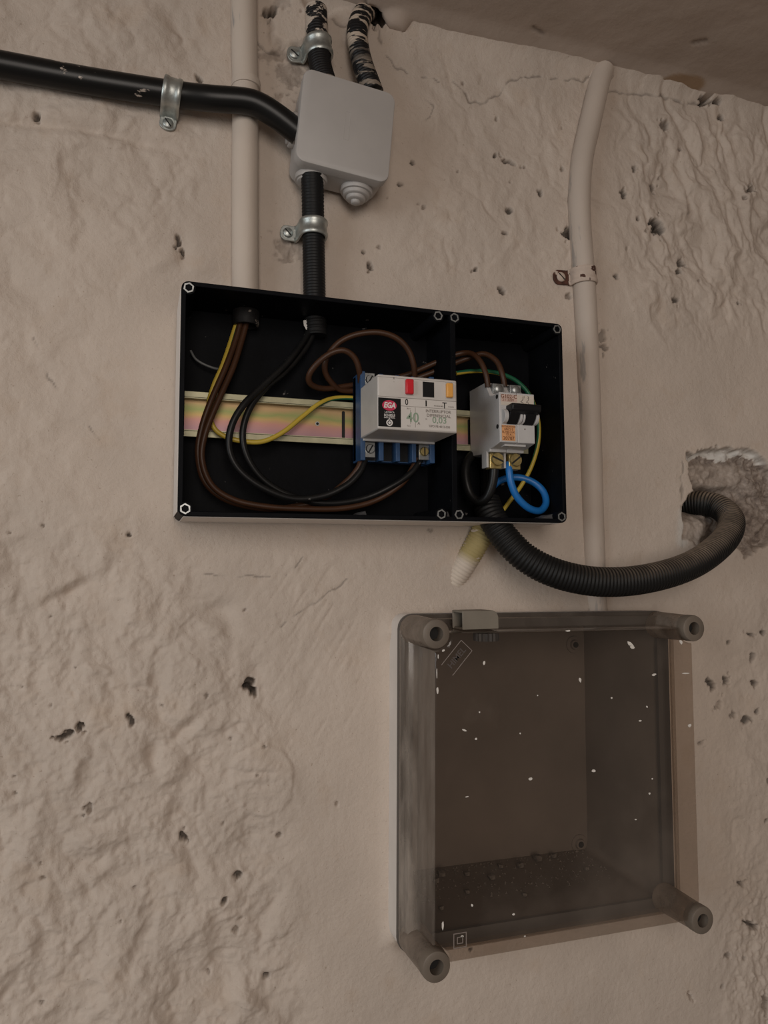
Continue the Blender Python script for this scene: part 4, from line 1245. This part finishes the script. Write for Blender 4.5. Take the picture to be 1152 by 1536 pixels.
def skirt(levels, name, mat, parent):
    n = len(levels[0][1]); vs = []; fs = []
    for y, o in levels:
        vs += [(x, -y, z) for x, z in o]
    for i in range(len(levels) - 1):
        for k in range(n):
            fs.append((i * n + k, i * n + (k + 1) % n, (i + 1) * n + (k + 1) % n, (i + 1) * n + k))
    return MB(TCASE).add(vs, fs).build(name, mat, parent, smooth=True, auto=25)


W_, H_ = CW + .5, CH + .5
sk_ = skirt([(25, rounded9(W_ + 11.5, H_ + 11.5, 13)), (29, rounded9(W_ + 11.5, H_ + 11.5, 13)), (30, rounded9(W_ + 9, H_ + 9, 12)), (37, rounded9(W_ + 8, H_ + 8, 12)), (38.5, rounded9(W_ + 3, H_ + 3, 10)),
             (39, notched(W_ + 1.2, H_ + 1.2, 13.2)), (LH - 2, notched(W_, H_, 13.2)), (LH - .4, notched(W_ - .8, H_ - .8, 13.4))], 'lid_skirt', M_LIDSIDE, ce)
fo = notched(W_ - .8, H_ - .8, 13.4)
pane = MB(TCASE).add([(x, -LH + .4, z) for x, z in fo] + [(x, -LH - .2, z) for x, z in notched(W_ - 1.6, H_ - 1.6, 13.6)],
                     [(i, (i + 1) % 36, 36 + (i + 1) % 36, 36 + i) for i in range(36)] + [tuple(range(36, 72))]).build('lid_pane', M_LIDFRONT, ce, smooth=True, auto=20)
for sx in (-1, 1):
    for sz in (-1, 1):
        p = TCASE((sx * CW, -25.5, sz * CH))
        MB().lathe(p, (0, -1, 0), [(0, 12.0), (39, 10.9)], 28).build('post_sleeve', M_SLEEVE, ce, smooth=True, auto=40)
        post = MB().lathe(p, (0, -1, 0), [(37, 10.6), (40, 11.1), (46, 11.0), (47.2, 10.6), (47.6, 9.8), (47.6, 5.4), (39, 5.0), (39, 0)], 28).build('corner_post', M_POST, ce, smooth=True, auto=40)
        MB().lathe(p + Vector((0, -39.2, 0)), (0, -1, 0), [(0, 4.9), (.4, 4.9)], 18).build('screw_well', M_DARKSLOT, post)
# back panel screws and edge inside
for q in ((862, 967), (870, 1266)):
    p = P(q[0], q[1], -80)
    s = MB().lathe((p.x, 82.2, p.z), (0, -1, 0), [(0, 9), (1.4, 8.6), (1.6, 5.2), (4, 4.6), (4, 0)], 20).build('back_screw_boss', M_CASE, ce, smooth=True)
    MB().lathe((p.x, 78, p.z), (0, -1, 0), [(0, 3), (.5, 3)], 12).build('boss_hole', M_DARKSLOT, s)
# marks moulded into the lid
em = MB(TCASE)
q0 = P(683, 989, LH); l0 = ((q0.x - CC.x), (q0.z - CC.z))


def rline(mb, p, q, w, y0, y1):
    d = Vector((q[0] - p[0], q[1] - p[1])); nn = Vector((-d.y, d.x)).normalized() * w
    mb.prism_y([(p[0] + nn.x, p[1] + nn.y), (q[0] + nn.x, q[1] + nn.y), (q[0] - nn.x, q[1] - nn.y), (p[0] - nn.x, p[1] - nn.y)], y0, y1)


def rot2(x, z, an):
    return (l0[0] + x * math.cos(an) - z * math.sin(an), l0[1] + x * math.sin(an) + z * math.cos(an))


AN = math.radians(48)
rc4 = [rot2(x, z, AN) for x, z in ((-12, -6), (12, -6), (12, 6), (-12, 6))]
for i in (0, 1, 2):
    rline(em, rc4[i], rc4[(i + 1) % 4], .22, -LH - .1, -LH - .5)
em.build('embossed_frame', M_EMBOSS, pane)
lettering('embossed_lettering', 'HIMEL', 7.0, l0[0], l0[1], LH + .35, plain('faint_emboss', (.085, .07, .065), .5), pane, T=TCASE, sx=.95, rot=AN)
q1 = P(692, 1412, LH); l1 = (q1.x - CC.x, q1.z - CC.z)
for r, w in ((5.2, .55), (2.4, .55)):
    MB(TCASE).ring([(l1[0] + x * r, l1[1] + z * r) for x, z in ((-1, -1), (1, -1), (1, 1), (-1, 1))], [(l1[0] + x * (r - w), l1[1] + z * (r - w)) for x, z in ((-1, -1), (1, -1), (1, 1), (-1, 1))], -LH - .1, -LH - .5).build('double_square_mark', M_EMBOSS, pane)
# paint flecks on the lid
flecks = [(726, 991 + 3, 2.2, 3, 0), (870, 1020, 2.2, 3, .3), (806, 1043, 1, 1, 0), (917, 1047, 1.5, 1.5, 0), (970, 1060, 1.2, 1.8, .4), (960, 1081, 2.4, 1.2, 0), (945, 966, 6, 3, -.5), (948, 971, 4, 2, -.2), (981, 1012, 4, 1.6, .2), (1028, 1010, 7, 1, 0),
          (1034, 1088, 4.2, 2.6, .1), (890, 1156, 3.8, 1.8, 0), (795, 1168, 3, 1.8, 0), (696, 1095, 1.5, 4, 1.2), (714, 1108, 1.8, 1.5, 0), (719, 1068, .9, 1.2, 0), (656, 1036, 1.6, 6, 0), (655, 1010, .7, 9, 0), (657, 985, .8, 3, 0), (665, 976, 2.4, 1.4, .3), (1021, 963, 3, 3.2, .4),
          (852, 946, 4, 1.2, 0), (974, 1190, 1.6, 1.6, 0), (780, 1100, 1, 1, 0), (700, 1195, 3.4, .8, .1), (664, 1388, 1.2, 5, 0), (693, 1404, 2.5, 1.3, 0), (978, 1168, 1.2, 1, 0), (953, 1229, 1.6, .8, 0), (708, 1358, 1.6, 1.8, 0), (787, 1404, 1.2, .8, 0), (770, 1371, 1.8, 1.6, .3)]
for x, y, rw, rh, an in flecks:
    p = P(x, y, LH); m_ = []
    for k in range(7):
        t = 2 * math.pi * k / 7; j = random.uniform(.7, 1.25)
        u_, v_ = rw * .55 * j * math.cos(t), rh * .55 * j * math.sin(t)
        m_.append((p.x + u_ * math.cos(an) - v_ * math.sin(an), p.z + u_ * math.sin(an) + v_ * math.cos(an)))
    MB().prism_y(m_, -LH, -LH - .5).build('paint_fleck', M_FLECK, pane)
# latch piece on the top edge of the lid
lt = P(721, 930, 50)
la = thing('lid_latch', 'small grey hollow sealing latch on the top edge of the smoky lid', 'latch', Vector((lt.x, -50, lt.z - 8)))
lx0, lx1 = P(694, 930, 65).x, P(748, 930, 65).x; lz0, lz1 = P(720, 944, 65).z, P(720, 916, 65).z
sh = [(lx0, lz0), (lx1, lz0), (lx1, lz1 - 5), (lx1 - 1.5, lz1 - 1.5), (lx1 - 5, lz1), (lx0, lz1)]
# hollow body: front, top, right end, back
MB().prism_y(sh, -63.5, -65).build('front_plate', M_LATCH, la, bevel=.4)
MB().prism_y(sh, -45, -46.5).build('rear_plate', M_LATCH, la, bevel=.4)
MB().box(lx0, lx1 - 4, -46, -64, lz1 - 1.6, lz1 - .1).build('top_plate', M_LATCH, la, bevel=.3)
MB().box(lx1 - 1.7, lx1 - .1, -46, -64, lz0, lz1 - 4).build('end_plate', M_LATCH, la, bevel=.3)
MB().box(lx0 + 1, lx1 - 1, -46, -64, lz0, lz0 + 1.4).build('bottom_plate', M_LATCH, la)
kn = P(729, 953, 52)
knob = [(kn.x + (9.6 + (.5 if k % 2 else -.4)) * math.cos(2 * math.pi * k / 36), (9.6 + (.5 if k % 2 else -.4)) * math.sin(2 * math.pi * k / 36)) for k in range(36)]
kz1 = CC.z + CH - 1.0
vs = [(x, -52 + y, z) for z in (kz1 - 6, kz1) for x, y in knob]
MB().add(vs, [tuple(range(36)), tuple(range(71, 35, -1))] + [(i, (i + 1) % 36, 36 + (i + 1) % 36, 36 + i) for i in range(36)]).build('ribbed_nut', plain('dark_nut', (.05, .05, .052), .5), la)


# crumbs of plaster on the floor of the case
def on_floor(hh):
    """height of the case's sloping inner floor at hh mm off the wall"""
    t = (RIM + hh * -1) / (RIM + 82)
    return CC.z - b + 7 * max(0, min(1, (RIM - hh) / (RIM + 82)))


for i, (fx_, hh, s) in enumerate(((.22, -55, 3.0), (.30, -30, 2.4), (.36, -60, 2.8), (.44, -48, 3.4), (.52, -66, 2.6), (.60, -62, 3.0), (.70, -70, 3.6), (.78, -72, 3.0), (.16, -10, 2.2), (.5, -12, 2.0), (.85, -40, 2.4), (.26, -66, 3.6))):
    x = CC.x - CW + fx_ * 2 * CW
    rr = [random.uniform(.6, 1.1) for _ in range(8)]
    zf = on_floor(hh) + math.sin(CROT) * (x - CC.x)
    pts = []
    for k, (sx, sy, sz) in enumerate([(i_, j_, k_) for i_ in (-1, 1) for j_ in (-1, 1) for k_ in (0, 1)]):
        pts.append((x + sx * s * rr[k], -hh + sy * s * rr[(k + 3) % 8], zf + .1 + sz * 1.5 * s * rr[(k + 5) % 8]))
    o = MB().add(pts, [(0, 1, 3, 2), (4, 6, 7, 5), (0, 4, 5, 1), (2, 3, 7, 6), (0, 2, 6, 4), (1, 5, 7, 3)]).build('plaster_crumb', M_DEBRIS, None, bevel=.5)
    tag(o, 'crumb of plaster lying on the floor inside the smoky wall case', 'crumb', 'plaster crumbs in the wall case')
# loose grit in the corner, too fine to count
dm = MB()
for i in range(420):
    fx_ = random.random(); hh = -78 + 60 * random.random() ** 2
    x = CC.x - CW + 12 + fx_ * (2 * CW - 24); s = random.uniform(.3, 1.3); zf = on_floor(hh) + math.sin(CROT) * (x - CC.x)
    dm.add([(x - s, -hh, zf), (x + s * .6, -hh - s, zf), (x + s * .5, -hh + s, zf), (x, -hh, zf + s * random.uniform(.6, 1.8))], [(0, 1, 2), (0, 1, 3), (1, 2, 3), (2, 0, 3)])
o = dm.build('plaster_grit', M_DEBRIS, None)
tag(o, 'fine plaster grit scattered over the inside floor of the wall case', 'grit', kind='stuff')
